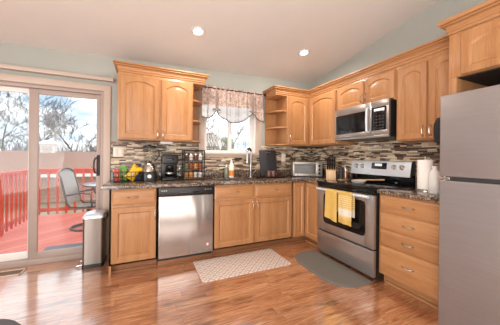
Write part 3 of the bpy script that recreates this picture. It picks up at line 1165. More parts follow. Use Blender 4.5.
# cabinet above the fridge
FX = -0.60
YC0, YC1 = -2.314, -3.32
t = thing('fridge_cabinet', 'deep maple cabinet with arched doors above the refrigerator', 'cabinet', (-0.3, -2.8, 1.78))
MB().box(FX, -0.003, YC1, YC0, 1.80, 2.125, 0.002).build('carcass', 'maple_vertical', t)
ym = (YC0 - 0.08 + YC1) / 2
for a, b in ((YC0 - 0.078, ym + 0.008), (ym - 0.008, YC1 + 0.02)):
    door_front('door', t, (FX, a, 1.805), UY, NX, a - b, 0.305, 'maple_vertical', arch=0.05, fr=0.055)
m = MB()
sweep_crown(m, [(-0.42, YC0), (FX, YC0), (FX, YC1)], [(0, 1), (-1, 1), (-1, 0)], 2.125, 0.11, 0.052)
m.build('crown', 'maple_across', t)
MB().box(-0.03, -0.003, YC1, YC0 - 0.05, 1.45, 1.80).build('back_panel', 'back_shade', t)  # dark colour paints in the shade behind the fridge top
MB().box(FX + 0.022, -0.03, YC1 + 0.02, -2.363, 1.793, 1.799).build('shade_panel', 'underside_shade', t, label='underside board coloured dark as cavity shade')  # added board, coloured dark as the shade over the fridge
MB().box(FX, -0.004, -2.362, YC0, 0.0, 1.80, 0.002).build('end_panel', 'maple_vertical', t)

# ------------------------------------------------------------------ appliances
# dishwasher
X0, X1 = -2.531, -1.925
t = thing('dishwasher', 'stainless front dishwasher with black control strip', 'dishwasher', (-2.23, -0.3, 0))
MB().box(X0 + 0.004, X1 - 0.004, -0.58, -0.01, 0.10, ZT - 0.004).build('tub', 'black_plastic', t)
MB().box(X0 + 0.006, X1 - 0.006, -0.625, -0.58, 0.098, 0.768, 0.008).build('door', 'steel_upright', t)
m = MB().box(X0 + 0.004, X1 - 0.004, -0.632, -0.58, 0.772, ZT - 0.003, 0.006)
f = m.build('control_panel', 'black_plastic', t)
m = MB().box(-2.32, -2.10, -0.6335, -0.631, 0.795, 0.81, 0.0005)
m.build('latch_recess', 'black_gloss', f)
for k in range(6):
    x = -2.50 + k * 0.022 if k < 3 else -2.03 + (k - 3) * 0.03
    MB().box(x, x + 0.012, -0.6345, -0.631, 0.826, 0.832, 0.0005).build('button', 'nickel', f)
MB().box(X0 + 0.004, X1 - 0.004, -0.56, -0.53, 0.055, 0.10).build('kick_plate', 'black_plastic', t)
MB().box(X0 + 0.001, X1 - 0.001, -0.565, -0.53, 0.0, 0.054, 0.003).build('toe_board', 'toe_wood', t, label='brown wooden toe board')
MB().lathe([(0.020, 0), (0.020, -0.0012), (0.0185, -0.0012)], (-1.995, -0.6245, 0.193), 'y', 24).build('sticker', 'red_sticker', t, label='small round pink and white sticker')
MB().lathe([(0.012, 0), (0.012, -0.0010)], (-1.995, -0.6256, 0.193), 'y', 20).build('sticker', 'white_plastic', t)

# range
RY0, RY1 = -0.932, -1.742
RX = -0.645
t = thing('kitchen_range', 'freestanding stainless electric range with black glass top', 'range', (-0.33, -1.33, 0))
MB().box(RX + 0.03, -0.02, RY1 + 0.003, RY0 - 0.003, 0.035, 0.885).build('body', 'black_plastic', t)
m = MB().box(RX - 0.018, -0.012, RY1, RY0, 0.885, 0.912, 0.008)
ck = m.build('cooktop', 'black_gloss', t)
for (x, y, r) in ((-0.46, -1.14, 0.10), (-0.46, -1.54, 0.085), (-0.24, -1.14, 0.08), (-0.24, -1.54, 0.10)):
    m = MB()
    m.loops([[(x + (r + dr) * math.cos(2 * PI * k / 40), y + (r + dr) * math.sin(2 * PI * k / 40), z) for k in range(40)] for dr, z in ((0, 0.9119), (0, 0.9126), (-0.004, 0.9126), (-0.004, 0.9119))], False, False)
    m.build('burner_ring', 'charcoal', ck)
MB().box(RX - 0.012, RX + 0.03, RY1 + 0.004, RY0 - 0.004, 0.842, 0.886, 0.004).build('front_rail', 'black_gloss', t)
dr = MB()
# oven door as frame around window
wy0, wy1, wz0, wz1 = -1.055, -1.635, 0.425, 0.765
dr.box(RX - 0.012, RX + 0.028, wy0, RY0 - 0.004, 0.318, 0.840, 0.004)
dr.box(RX - 0.012, RX + 0.028, RY1 + 0.004, wy1, 0.318, 0.840, 0.004)
dr.box(RX - 0.012, RX + 0.028, wy1 - 0.004, wy0 + 0.004, wz1, 0.840, 0.004)
dr.box(RX - 0.012, RX + 0.028, wy1 - 0.004, wy0 + 0.004, 0.318, wz0, 0.004)
od = dr.build('oven_door', 'steel_across', t)
m = MB()
rr = 0.05


def rrect(y0, y1, z0, z1, r, n=6):
    out = []
    for (cy, cz, a0) in ((y1 + r, z0 + r, PI), (y0 - r, z0 + r, 1.5 * PI), (y0 - r, z1 - r, 0), (y1 + r, z1 - r, 0.5 * PI)):
        for k in range(n + 1):
            a = a0 + PI / 2 * k / n
            out.append((cy + r * math.cos(a), cz + r * math.sin(a)))
    return out


m.loops([[(RX + 0.02, y, z) for y, z in rrect(wy0 + .01, wy1 - .01, wz0 - .01, wz1 + .01, 0.05)],
         [(RX - 0.0135, y, z) for y, z in rrect(wy0 + .01, wy1 - .01, wz0 - .01, wz1 + .01, 0.05)],
         [(RX - 0.0135, y, z) for y, z in rrect(wy0 - .045, wy1 + .045, wz0 + .045, wz1 - .045, 0.03)]], True, False)
m.build('window_border', 'black_gloss', od)
m = MB().loops([[(RX - 0.0125, y, z) for y, z in rrect(wy0 - .043, wy1 + .043, wz0 + .043, wz1 - .043, 0.03)], [(RX - 0.0135, y, z) for y, z in rrect(wy0 - .045, wy1 + .045, wz0 + .045, wz1 - .045, 0.03)]])
m.build('window_pane', 'black_gloss', od)
m = MB()
hz = 0.822
m.tube([(RX - 0.052, RY0 - 0.035, hz), (RX - 0.056, -1.2, hz), (RX - 0.056, -1.5, hz), (RX - 0.052, RY1 + 0.035, hz)], 0.014, 12)
m.tube([(RX - 0.01, RY0 - 0.06, hz - 0.004), (RX - 0.052, RY0 - 0.06, hz)], 0.010, 8)
m.tube([(RX - 0.01, RY1 + 0.06, hz - 0.004), (RX - 0.052, RY1 + 0.06, hz)], 0.010, 8)
m.build('handle', 'steel_bright', od)
MB().box(RX - 0.010, RX + 0.03, RY1 + 0.004, RY0 - 0.004, 0.045, 0.302, 0.006).build('storage_drawer', 'steel_across', t)
m = MB()
for y in (RY0 - 0.06, RY1 + 0.06):
    m = MB().cyl((RX + 0.08, y, 0.0), (RX + 0.08, y, 0.04), 0.018)
    m.build('foot', 'black_plastic', t)
# backguard
bgx0, bgx1 = -0.085, -0.012
m = MB().box(bgx0 + 0.008, bgx1, RY1 + 0.004, RY0 - 0.024, 0.91, 1.02, 0.004)
m.build('backguard_base', 'black_gloss', t)
pts = [(bgx1, 1.0), (bgx0 - 0.012, 1.0), (bgx0 + 0.01, 1.145), (bgx0 + 0.022, 1.168), (bgx0 + 0.045, 1.176), (bgx1, 1.176)]
m = MB().loops([[(x, RY0 - 0.02, z) for x, z in pts], [(x, RY1 + 0.012, z) for x, z in pts]])
bg = m.build('backguard', 'steel_bright', t)
for y in (RY0 - 0.020, RY1 + 0.012):
    s_ = 1 if y > -1.2 else -1
    m = MB().loops([[(x * 1.0, y, z) for x, z in pts], [(x, y + s_ * 0.008, z) for x, z in pts]])
    m.build('end_cap', 'black_plastic' if s_ < 0 else 'steel_bright', bg)


def bgp(y, z, d=0.0):
    q = (z - 1.0) / 0.145
    return (bgx0 - 0.012 + 0.022 * q - d, y, z)


sl = 0.022 / 0.145
for y in (-1.03, -1.122, -1.545, -1.637):
    c = bgp(y, 1.103)
    m = MB()
    m.cyl(bgp(y, 1.103, -0.004), bgp(y, 1.106, 0.006), 0.030, 0.029, 24)
    m.cyl(bgp(y, 1.103, 0.004), bgp(y, 1.108, 0.026), 0.024, 0.019, 24)
    k_ = m.build('knob', 'nickel', bg)
    MB().box(c[0] - 0.033, c[0] - 0.02, y - 0.004, y + 0.004, 1.086, 1.128, 0.002).build('grip', 'nickel', k_)
m = MB().loops([[bgp(y, z, -0.003) for y, z in rrect(-1.255, -1.455, 1.075, 1.150, 0.008, 3)], [bgp(y, z, 0.0025) for y, z in rrect(-1.255, -1.455, 1.075, 1.150, 0.008, 3)]])
cp = m.build('control_display', 'black_gloss', bg)
m = MB().loops([[bgp(y, z, 0.002) for y, z in rrect(-1.30, -1.395, 1.110, 1.140, 0.003, 2)], [bgp(y, z, 0.0032) for y, z in rrect(-1.30, -1.395, 1.110, 1.140, 0.003, 2)]])
m.build('clock_screen', 'display_glow', cp)
for k in range(8):
    y = -1.27 - (k % 4) * 0.05
    z = 1.085 if k < 4 else 1.097
    m = MB().loops([[bgp(yy, zz, 0.002) for yy, zz in rrect(y, y - 0.03, z, z + 0.007, 0.002, 2)], [bgp(yy, zz, 0.0033) for yy, zz in rrect(y, y - 0.03, z, z + 0.007, 0.002, 2)]])
    m.build('button', 'charcoal', cp)


# towels over the oven handle
def towel(name, label, mat, y0, y1, zf, zb, slant=0.0, seed=0):
    rnd = random.Random(seed)
    hx = RX - 0.0555
    prof = []
    r = 0.020
    n = 14
    rows = []
    for j in range(17):
        q = j / 16
        y = y0 + (y1 - y0) * q
        row = []
        zfe = zf + slant * q
        for i in range(n):
            f_ = i / (n - 1)
            amp = 0.006 * f_
            row.append((hx - r - 0.004 * f_ - amp * math.sin(q * 9 + seed) - 0.003, y + 0.006 * f_ * math.sin(q * 5 + seed), zfe + (hz - zfe) * (1 - f_)))
        row.reverse()
        for k in range(7):
            a = PI * k / 6
            row.append((hx - r * math.cos(a), y, hz + r * math.sin(a)))
        for i in range(n):
            f_ = i / (n - 1)
            row.append((hx + r + 0.002, y, hz + (zb - hz) * f_))
        rows.append(row)
    m = MB().sheet(rows, 0.004)
    o = m.build(name, mat, None, angle=70)
    tag(o, label, 'towel')


towel('dish_towel', 'plain yellow dish towel hung over the oven handle', 'towel_plain', -1.152, -1.328, 0.515, 0.60, -0.03, 1)
towel('dish_towel', 'yellow and cream striped dish towel hung over the oven handle', 'towel_striped', -1.352, -1.535, 0.50, 0.58, -0.005, 4)

# microwave
MY0, MY1, MX, MZ0, MZ1 = -0.952, -1.700, -0.40, 1.428, 1.820
t = thing('microwave', 'stainless over-the-range microwave with dark window', 'microwave', (-0.2, -1.33, 1.42))
MB().box(MX + 0.03, -0.012, MY1, MY0, MZ0, MZ1, 0.003).build('body', 'black_plastic', t)
yd = -1.50
m = MB()
wy0, wy1, wz0, wz1 = MY0 - 0.025, -1.425, MZ0 + 0.075, MZ1 - 0.085
m.box(MX, MX + 0.03, wy0, MY0, MZ0 + 0.025, MZ1, 0.004)
m.box(MX, MX + 0.03, yd, wy1, MZ0 + 0.025, MZ1, 0.004)
m.box(MX, MX + 0.03, wy1 - 0.003, wy0 + 0.003, wz1, MZ1, 0.004)
m.box(MX, MX + 0.03, wy1 - 0.003, wy0 + 0.003, MZ0 + 0.025, wz0, 0.004)
md = m.build('door', 'steel_across', t)
MB().box(MX + 0.004, MX + 0.02, wy1 - 0.004, wy0 + 0.004, wz0 - 0.004, wz1 + 0.004).build('window', 'black_gloss', md)
m = MB()
m.tube([(MX - 0.002, -1.46, MZ0 + 0.06), (MX - 0.03, -1.46, MZ0 + 0.075), (MX - 0.034, -1.46, MZ0 + 0.19), (MX - 0.03, -1.46, MZ1 - 0.075), (MX - 0.002, -1.46, MZ1 - 0.055)], 0.012, 10)
m.build('handle', 'steel_bright', md)
m = MB()
m.box(MX, MX + 0.03, MY1, yd - 0.002, MZ0 + 0.025, MZ0 + 0.075, 0.003)
m.box(MX, MX + 0.03, MY1, yd - 0.002, MZ1 - 0.07, MZ1, 0.003)
m.box(MX, MX + 0.03, MY1, MY1 + 0.03, MZ0 + 0.072, MZ1 - 0.068, 0.003)
m.build('panel_surround', 'steel_across', t)
cp = MB().box(MX + 0.001, MX + 0.03, MY1 + 0.028, yd - 0.004, MZ0 + 0.073, MZ1 - 0.068, 0.002).build('control_panel', 'black_gloss', t)
MB().box(MX - 0.0005, MX + 0.002, MY1 + 0.05, yd - 0.03, MZ1 - 0.11, MZ1 - 0.085).build('clock_screen', 'display_glow', cp)
for r_ in range(5):
    for c_ in range(3):
        y = MY1 + 0.055 + c_ * 0.036
        z = MZ0 + 0.088 + r_ * 0.032
        MB().box(MX - 0.0008, MX + 0.002, y, y + 0.022, z, z + 0.014, 0.0005).build('button', 'charcoal', cp)
m = MB().box(MX + 0.004, MX + 0.03, MY1, MY0, MZ0, MZ0 + 0.024, 0.003)
m.build('vent_grille', 'steel_across', t)

# fridge
GY0, GY1, GX = -2.366, -3.13, -0.815
t = thing('refrigerator', 'tall stainless top-freezer refrigerator at the end of the counter', 'refrigerator', (-0.42, -2.75, 0))
MB().box(GX + 0.075, -0.06, GY1, GY0, 0.03, 1.625, 0.006).build('body', 'charcoal', t)
MB().box(GX, GX + 0.068, GY1, GY0, 1.082, 1.635, 0.007, 3).build('freezer_door', 'fridge_steel', t)
MB().box(GX, GX + 0.068, GY1, GY0, 0.035, 1.056, 0.007, 3).build('fridge_door', 'fridge_steel', t)
MB().box(GX + 0.02, GX + 0.075, GY1 + 0.005, GY0 - 0.005, 1.052, 1.086).build('gasket', 'dark_rubber', t)
m = MB().box(GX + 0.004, GX + 0.05, GY0 - 0.06, GY0 + 0.014, 1.060, 1.078, 0.004)
m.cyl((GX + 0.025, GY0 - 0.02, 1.050), (GX + 0.025, GY0 - 0.02, 1.088), 0.010)
m.build('hinge', 'nickel', t)
MB().box(GX + 0.03, GX + 0.08, GY1 + 0.02, GY0 - 0.02, 0.0, 0.033).build('toe_grille', 'dark_rubber', t)
for z0, z1 in ((1.13, 1.45), (0.62, 1.01)):
    m = MB().tube([(GX + 0.002, GY1 + 0.05, z0), (GX - 0.045, GY1 + 0.05, z0 + 0.03), (GX - 0.05, GY1 + 0.05, (z0 + z1) / 2), (GX - 0.045, GY1 + 0.05, z1 - 0.03), (GX + 0.002, GY1 + 0.05, z1)], 0.012, 10)
    m.build('handle', 'nickel', t)

# oven mitt on the fridge side
t = thing('oven_mitt', 'black quilted oven mitt hanging from the side of the refrigerator', 'oven mitt', (-0.70, -2.33, 1.34))
m = MB()
prof = [(-0.055, 1.335), (0.05, 1.335), (0.055, 1.42), (0.06, 1.46), (0.045, 1.50), (0.01, 1.517), (-0.03, 1.512), (-0.055, 1.48), (-0.06, 1.42)]
lps = []
for d_, k in ((-0.0, 0.75), (0.015, 0.97), (0.045, 1.0), (0.08, 0.93), (0.097, 0.7)):
    cz_ = 1.42
    lps.append([(-0.655 + x * k, GY0 + 0.004 + d_, cz_ + (z - cz_) * k) for x, z in prof])
m.loops(lps)
m.build('mitt_body', 'mitt_fabric', t)
m = MB().box(-0.715, -0.60, GY0 + 0.012, GY0 + 0.09, 1.325, 1.345, 0.006)
m.build('cuff', 'mitt_fabric', t)
MB().tube([(-0.66, GY0 + 0.03, 1.505), (-0.66, GY0 + 0.02, 1.535), (-0.66, GY0 + 0.004, 1.535)], 0.004, 6).build('loop', 'black_plastic', t)

# ------------------------------------------------------------------ curtain
t = thing('window_valance', 'short floral valance with white swag and two ties above the sink window', 'curtain', (-1.47, -0.08, 2.17))
VX0, VX1, ZR = -1.955, -1.005, 2.175


def vy(x, z, amp=0.014):
    k = min(1.0, max(0.15, (ZR - z) / 0.15))
    return -0.085 - amp * k * math.sin((x - VX0) * 42) - 0.5 * amp * math.sin((x - VX0) * 95 + 1)


def tie_amp(x):
    return max(0.0, 1 - min(abs(x + 1.757), abs(x + 1.195)) / 0.10)


def split_z(x):
    return 1.915 + 0.02 * (x - VX0)


def bottom(x):
    if x < -1.757:
        q = (x - VX0) / (-1.757 - VX0)
        return 1.752 + 0.10 * q ** 3 - 0.02 * math.sin(PI * q)
    if x < -1.195:
        q = (x + 1.757) / (0.562)
        return 1.845 - 0.155 * math.sin(PI * q) ** 0.8 + 0.02 * q
    q = (x + 1.195) / (VX1 + 1.195)
    return 1.865 - 0.13 * q ** 0.7


NXV = 120
rows = []
for j in range(13):
    q = j / 12
    rows.append([])
    for i in range(NXV + 1):
        x = VX0 + (VX1 - VX0) * i / NXV
        z = ZR + 0.02 - q * (ZR + 0.02 - split_z(x))
        rows[-1].append((x, vy(x, z), z + (0.006 * math.sin(x * 60) if j == 0 else 0)))
MB().sheet(rows, 0.002).build('floral_panel', 'floral_cloth', t, label='pink and brown floral cloth', angle=80)


def swag(name, xa, xb, mat):
    rows = []
    for j in range(13):
        q = j / 12
        r_ = []
        for i in range(41):
            x = xa + (xb - xa) * i / 40
            zt, zb = split_z(x) + 0.003, bottom(x)
            z = zt + (zb - zt) * q
            r_.append((x, vy(x, z, 0.020) - 0.006 - 0.02 * tie_amp(x) * q - 0.012 * q * math.sin(q * 9), z))
        rows.append(r_)
    o = MB().sheet(rows, 0.002).build(name, mat, t, angle=80)
    pts = [Vector(p) for p in rows[-1]]
    MB().tube(pts, 0.007, 6).build('hem', 'hem_grey', o)


swag('side_tail', VX0, -1.757, 'white_sheer')
swag('swag', -1.757, -1.195, 'white_sheer')
swag('side_tail', -1.195, VX1, 'floral_cloth')
for x, z in ((-1.757, 1.855), (-1.195, 1.872)):
    m = MB()
    m.ball((x, -0.125, z), 0.016, 0.014, 0.016, 2)
    for s_ in (-1, 1):
        m.ball((x + s_ * 0.032, -0.125, z + 0.008), 0.028, 0.010, 0.015, 2)
    m.box(x - 0.012, x + 0.012, -0.128, -0.112, z, 2.12, 0.004)
    m.build('tie', 'tie_brown', t)
t = thing('curtain_rod', 'thin black curtain rod carrying the floral valance', 'curtain rod', (-1.47, -0.085, 2.165))
MB().tube([(VX0 - 0.02, -0.085, 2.165), (VX1 + 0.02, -0.085, 2.165)], 0.008, 8).build('rod', 'black_metal', t)
for x in (VX0 - 0.03, VX1 + 0.03):
    MB().ball((x, -0.085, 2.165), 0.018, 0.018, 0.018, 2).build('finial', 'black_metal', t)
    xx = x + (0.022 if x < -1.5 else -0.022)
    MB().tube([(xx, -0.085, 2.165), (xx, -0.018, 2.165)], 0.006, 6).build('bracket', 'black_metal', t)

# ------------------------------------------------------------------ ceiling lamps
for (x, y, lb) in ((-2.158, -0.772, 'round recessed ceiling light in front of the coffee maker cabinet'), (-0.757, -0.760, 'round recessed ceiling light near the corner cabinets')):
    z = CEIL(x, y)
    t = thing('recessed_light', lb, 'ceiling light', (x, y, z), 0, 'recessed ceiling lights')
    tilt = Matrix.Translation((x, y, z)) @ Matrix.Rotation(math.atan(-0.148), 4, 'X') @ Matrix.Rotation(-math.atan(0.034), 4, 'Y')
    m = MB().lathe([(0.082, -0.001), (0.082, -0.006), (0.074, -0.011), (0.050, -0.006), (0.044, -0.002)], seg=36, cap0=False, cap1=False, mat=tilt)
    m.build('trim_ring', 'lamp_trim', t)
    m = MB().lathe([(0.046, -0.001), (0.042, -0.006), (0.028, -0.011), (0.010, -0.013)], seg=30, cap0=False, mat=tilt)
    m.build('lens', 'lamp_glow', t)
    d_ = bpy.data.lights.new('recessed_lamp', 'AREA')
    d_.shape = 'DISK'
    d_.size = 0.12
    d_.energy = 9
    d_.color = (1.0, 0.93, 0.84)
    lo = bpy.data.objects.new('recessed_lamp', d_)
    COL.objects.link(lo)
    lo.location = (x, y, z - 0.03)

# ------------------------------------------------------------------ wall plates
t = thing('light_switch', 'beige double switch plate on the mosaic above the snack basket', 'switch', (-2.958, -0.012, 1.25))
MB().box(-3.015, -2.90, -0.016, -0.010, 1.19, 1.308, 0.003).build('plate', 'ivory_plate', t)
for x in (-2.985, -2.93):
    MB().box(x - 0.016, x + 0.016, -0.021, -0.015, 1.217, 1.281, 0.002).build('rocker', 'ivory_plate', t)
t = thing('wall_outlet', 'beige outlet plate on the mosaic beside the black cutting board', 'outlet', (-0.58, -0.012, 1.2))
MB().box(-0.622, -0.545, -0.016, -0.010, 1.135, 1.268, 0.003).build('plate', 'ivory_plate', t)
for z in (1.172, 1.232):
    MB().box(-0.600, -0.567, -0.019, -0.015, z - 0.018, z + 0.018, 0.003).build('socket', 'white_plastic', t)

t = thing('under_cabinet_light', 'slim white light bar under the coffee maker cabinet', 'light', (-2.42, -0.18, 1.37))
MB().box(-2.49, -2.345, -0.21, -0.15, 1.360, 1.388, 0.005).build('housing', 'white_plastic', t)
MB().box(-2.48, -2.355, -0.20, -0.16, 1.356, 1.362).build('diffuser', 'lamp_trim', t)

# ------------------------------------------------------------------ things on the counter
# wire basket of snacks
bx0, bx1, by0, by1 = -2.98, -2.715, -0.30, -0.12
t = thing('wire_basket', 'black wire basket of snack bags at the end of the worktop', 'basket', (-2.85, -0.21, CT))
for z in (CT + 0.004, CT + 0.06, CT + 0.115):
    MB().tube([(bx0, by0, z), (bx1, by0, z), (bx1, by1, z), (bx0, by1, z)], 0.0042, 6, closed=True).build('rim_wire', 'black_metal', t)
for k in range(7):
    x = bx0 + (bx1 - bx0) * k / 6
    MB().tube([(x, by0, CT + 0.115), (x, by0, CT + 0.004), (x, by1, CT + 0.004), (x, by1, CT + 0.115)], 0.0034, 6).build('wire', 'black_metal', t)


def bag(label, mat, c, w, h, th, roll, yaw, seed):
    """crumpled foil bag: c base centre, roll tilts it sideways, yaw turns it"""
    rnd = random.Random(seed)
    ph = [rnd.uniform(0, 6.28) for _ in range(6)]
    n = 14
    lps = []
    for j in range(n + 1):
        q = j / n
        tk = th / 2 * max(0.05, math.sin(PI * min(0.98, max(0.03, q))) ** 0.6)
        hw = w / 2 * (0.90 + 0.10 * math.cos(q * 2 * PI))
        lp = []
        for k in range(28):
            a = 2 * PI * k / 28
            cr_ = 1 + 0.10 * math.sin(5 * a + ph[0] + 4 * q) + 0.08 * math.sin(9 * q + ph[1] + 2 * a)
            lp.append((hw * math.cos(a) * (1 + 0.03 * math.sin(11 * q + ph[2])), tk * math.sin(a) * cr_, h * q + 0.006 * math.sin(3 * a + ph[3]) * q))
        lps.append(lp)
    M = Matrix.Translation(c) @ Matrix.Rotation(yaw, 4, 'Z') @ Matrix.Rotation(roll, 4, 'Y')
    t = thing('snack_bag', label, 'snack bag', c, 0, 'snack bags in the wire basket')
    b_ = MB().loops(lps, mat=M).build('pouch', mat, t, angle=60)
    zz = [[(x, y * 0.4, z + d) for x, y, z in lps[-1]] for d in (-0.004, 0.012)]
    MB().loops(zz, mat=M).build('seal', mat, t)
    MB().loops([[(x * 0.62, y * 1.04 - 0.0005, z) for x, y, z in lps[k]] for k in (5, 6, 7, 8)], mat=M).build('printed_label', 'spice_white' if mat != 'red_bag' else 'cream_bottle', t)


bag('red snack bag standing in the wire basket', 'red_bag', (-2.945, -0.245, CT + 0.012), 0.055, 0.125, 0.04, -0.1, 0.3, 1)
bag('green snack bag sticking up from the wire basket', 'green_bag', (-2.90, -0.165, CT + 0.012), 0.09, 0.155, 0.035, 0.05, -0.2, 2)
bag('large yellow chip bag leaning out of the wire basket', 'yellow_bag', (-2.835, -0.235, CT + 0.03), 0.115, 0.165, 0.06, 0.62, 0.1, 3)
bag('dark blue snack bag beside the yellow chip bag', 'blue_bag', (-2.745, -0.175, CT + 0.012), 0.05, 0.165, 0.04, 0.08, 0.2, 4)

# blender
cx_, cy_ = -2.612, -0.20
t = thing('blender', 'black and silver blender with clear jar between snack basket and coffee maker', 'blender', (cx_, cy_, CT))
m = MB()
lps = []
for w_, d_, z in ((0.080, 0.085, 0.0), (0.082, 0.088, 0.01), (0.076, 0.08, 0.09), (0.072, 0.074, 0.115)):
    lps.append([(cx_ + x, cy_ + y, CT + z) for x, y in [(w_ * (1 if math.cos(a) > 0 else -1) * abs(math.cos(a)) ** 0.5, d_ * (1 if math.sin(a) > 0 else -1) * abs(math.sin(a)) ** 0.5) for a in [2 * PI * k / 32 for k in range(32)]]])
m.loops(lps)
bs = m.build('base', 'black_plastic', t)
m = MB()
lps = []
for w_, d_, z in ((0.073, 0.075, 0.115), (0.070, 0.072, 0.135), (0.055, 0.056, 0.175), (0.046, 0.046, 0.19)):
    lps.append([(cx_ + x, cy_ + y, CT + z) for x, y in [(w_ * math.cos(a), d_ * math.sin(a)) for a in [2 * PI * k / 32 for k in range(32)]]])
m.loops(lps)
m.build('motor_cover', 'nickel', t)
MB().cyl((cx_, cy_ - 0.085, CT + 0.06), (cx_, cy_ - 0.10, CT + 0.06), 0.022, 0.02, 20).build('dial', 'nickel', bs)
m = MB().lathe([(0.056, 0.19), (0.060, 0.20), (0.074, 0.40), (0.075, 0.405), (0.072, 0.405), (0.057, 0.205)], (cx_, cy_, CT), seg=28, cap0=True, cap1=True)
jar = m.build('jar', 'jar_glass', t)
MB().lathe([(0.046, 0.19), (0.050, 0.192), (0.050, 0.212), (0.03, 0.216), (0.01, 0.24)], (cx_, cy_, CT), seg=24).build('blade_collar', 'nickel', jar)
MB().tube([(cx_ + 0.072, cy_, CT + 0.38), (cx_ + 0.105, cy_ - 0.01, CT + 0.375), (cx_ + 0.11, cy_ - 0.01, CT + 0.30), (cx_ + 0.058, cy_, CT + 0.24)], 0.009, 8).build('jar_handle', 'black_plastic', jar)
MB().lathe([(0.077, 0.40), (0.077, 0.415), (0.06, 0.423), (0.02, 0.43), (0.02, 0.44)], (cx_, cy_, CT), seg=28).build('lid', 'black_plastic', t)

# coffee maker
X0, X1 = -2.468, -2.278
t = thing('coffee_maker', 'black drip coffee maker with glass carafe under the upper cabinet', 'coffee maker', (-2.37, -0.16, CT))
MB().box(X0, X1, -0.26, -0.05, CT, CT + 0.03, 0.01).build('base', 'black_plastic', t)
MB().box(X0, X1, -0.12, -0.05, CT + 0.02, CT + 0.30, 0.012).build('water_tank', 'black_plastic', t)
bh = MB().box(X0, X1, -0.25, -0.05, CT + 0.205, CT + 0.322, 0.014).build('brew_head', 'black_plastic', t)
MB().box(X0 + 0.055, X1 - 0.055, -0.254, -0.249, CT + 0.245, CT + 0.275, 0.002).build('display', 'black_gloss', bh)
MB().lathe([(0.05, 0.0), (0.05, 0.012), (0.03, 0.014)], (-2.373, -0.185, CT + 0.03), seg=20).build('hot_plate', 'dark_rubber', t)
cf = MB().lathe([(0.05, 0.045), (0.064, 0.06), (0.068, 0.10), (0.055, 0.145), (0.047, 0.165)], (-2.373, -0.185, CT), seg=26).build('carafe', 'carafe_glass', t)
MB().lathe([(0.049, 0.160), (0.050, 0.178), (0.03, 0.186)], (-2.373, -0.185, CT), seg=22).build('carafe_lid', 'black_plastic', cf)
MB().lathe([(0.0655, 0.078), (0.0695, 0.084), (0.0695, 0.092), (0.067, 0.098)], (-2.373, -0.185, CT), seg=26, cap0=False, cap1=False).build('carafe_band', 'nickel', cf)
MB().tube([(-2.345, -0.235, CT + 0.165), (-2.325, -0.265, CT + 0.155), (-2.325, -0.268, CT + 0.10), (-2.345, -0.245, CT + 0.07)], 0.008, 8).build('carafe_handle', 'black_plastic', cf)

# small bottles of water beside coffee maker
for x, lb in ((-2.245, 'clear glass jar standing between coffee maker and spice rack'),):
    t = thing('glass_jar', lb, 'jar', (x, -0.12, CT))
    MB().lathe([(0.022, 0.0), (0.024, 0.01), (0.024, 0.10), (0.016, 0.125), (0.014, 0.14)], (x, -0.12, CT), seg=20).build('jar_body', 'jar_glass', t)
    MB().lathe([(0.017, 0.135), (0.017, 0.155)], (x, -0.12, CT), seg=18).build('cap', 'nickel', t)

# spice rack
X0, X1, ry0, ry1 = -2.205, -1.945, -0.23, -0.09
rz1 = CT + 0.385
t = thing('spice_rack', 'black metal three-tier spice rack standing in front of the window casing', 'rack', (-2.07, -0.16, CT))
for x in (X0, X1):
    for y in (ry0, ry1):
        MB().box(x - 0.007, x + 0.007, y - 0.007, y + 0.007, CT, rz1, 0.002).build('post', 'black_metal', t)
MB().box(X0, X1, ry0 - 0.006, ry0 + 0.006, rz1 - 0.014, rz1, 0.002).build('top_rail', 'black_metal', t)
MB().box(X0, X1, ry1 - 0.006, ry1 + 0.006, rz1 - 0.014, rz1, 0.002).build('top_rail', 'black_metal', t)
SH = (CT + 0.02, CT + 0.135, CT + 0.245)
for z in SH:
    s_ = MB().box(X0, X1, ry0, ry1, z, z + 0.006, 0.001).build('shelf', 'tray_wood', t)
    MB().tube([(X0, ry0, z + 0.04), (X1, ry0, z + 0.04)], 0.003, 6).build('guard_wire', 'black_metal', s_)
MB().box(X0 - 0.005, X1 + 0.005, ry0 - 0.008, ry0 + 0.004, CT + 0.004, CT + 0.03, 0.002).build('base_board', 'tray_wood', t)
cols = {2: ['spice_brown', 'spice_white', 'spice_brown', 'spice_white'], 1: ['spice_green', 'spice_red', 'spice_ochre', 'spice_red'], 0: ['spice_ochre', 'orange_label', 'spice_white', 'spice_white']}
tier = {2: 'top', 1: 'middle', 0: 'bottom'}
cname = {'spice_brown': 'brown', 'spice_white': 'white', 'spice_green': 'green', 'spice_red': 'red', 'spice_ochre': 'ochre', 'orange_label': 'orange'}
cnt = {}
for r_ in (2, 1, 0):
    for c_ in range(4):
        mat = cols[r_][c_]
        key = (r_, mat)
        cnt[key] = cnt.get(key, 0) + 1
        x = X0 + 0.040 + c_ * 0.060
        z = SH[r_] + 0.0062
        end = {0: ' at its outer end', 1: '', 2: '', 3: ' at the window end'}[c_]
        pos = {0: 'first', 1: 'second', 2: 'third', 3: 'last'}[c_]
        t2 = thing('spice_jar', '%s spice jar, %s from the coffee maker on the %s tier of the rack' % (cname[mat], pos, tier[r_]), 'jar', (x, -0.165, z), 0, 'spice jars in the rack')
        MB().lathe([(0.023, 0.0), (0.025, 0.004), (0.025, 0.062), (0.019, 0.070)], (x, -0.165, z), seg=18).build('jar_body', mat, t2)
        MB().lathe([(0.021, 0.068), (0.021, 0.085), (0.018, 0.087)], (x, -0.165, z), seg=18).build('lid', 'black_plastic' if r_ != 2 else 'nickel', t2)

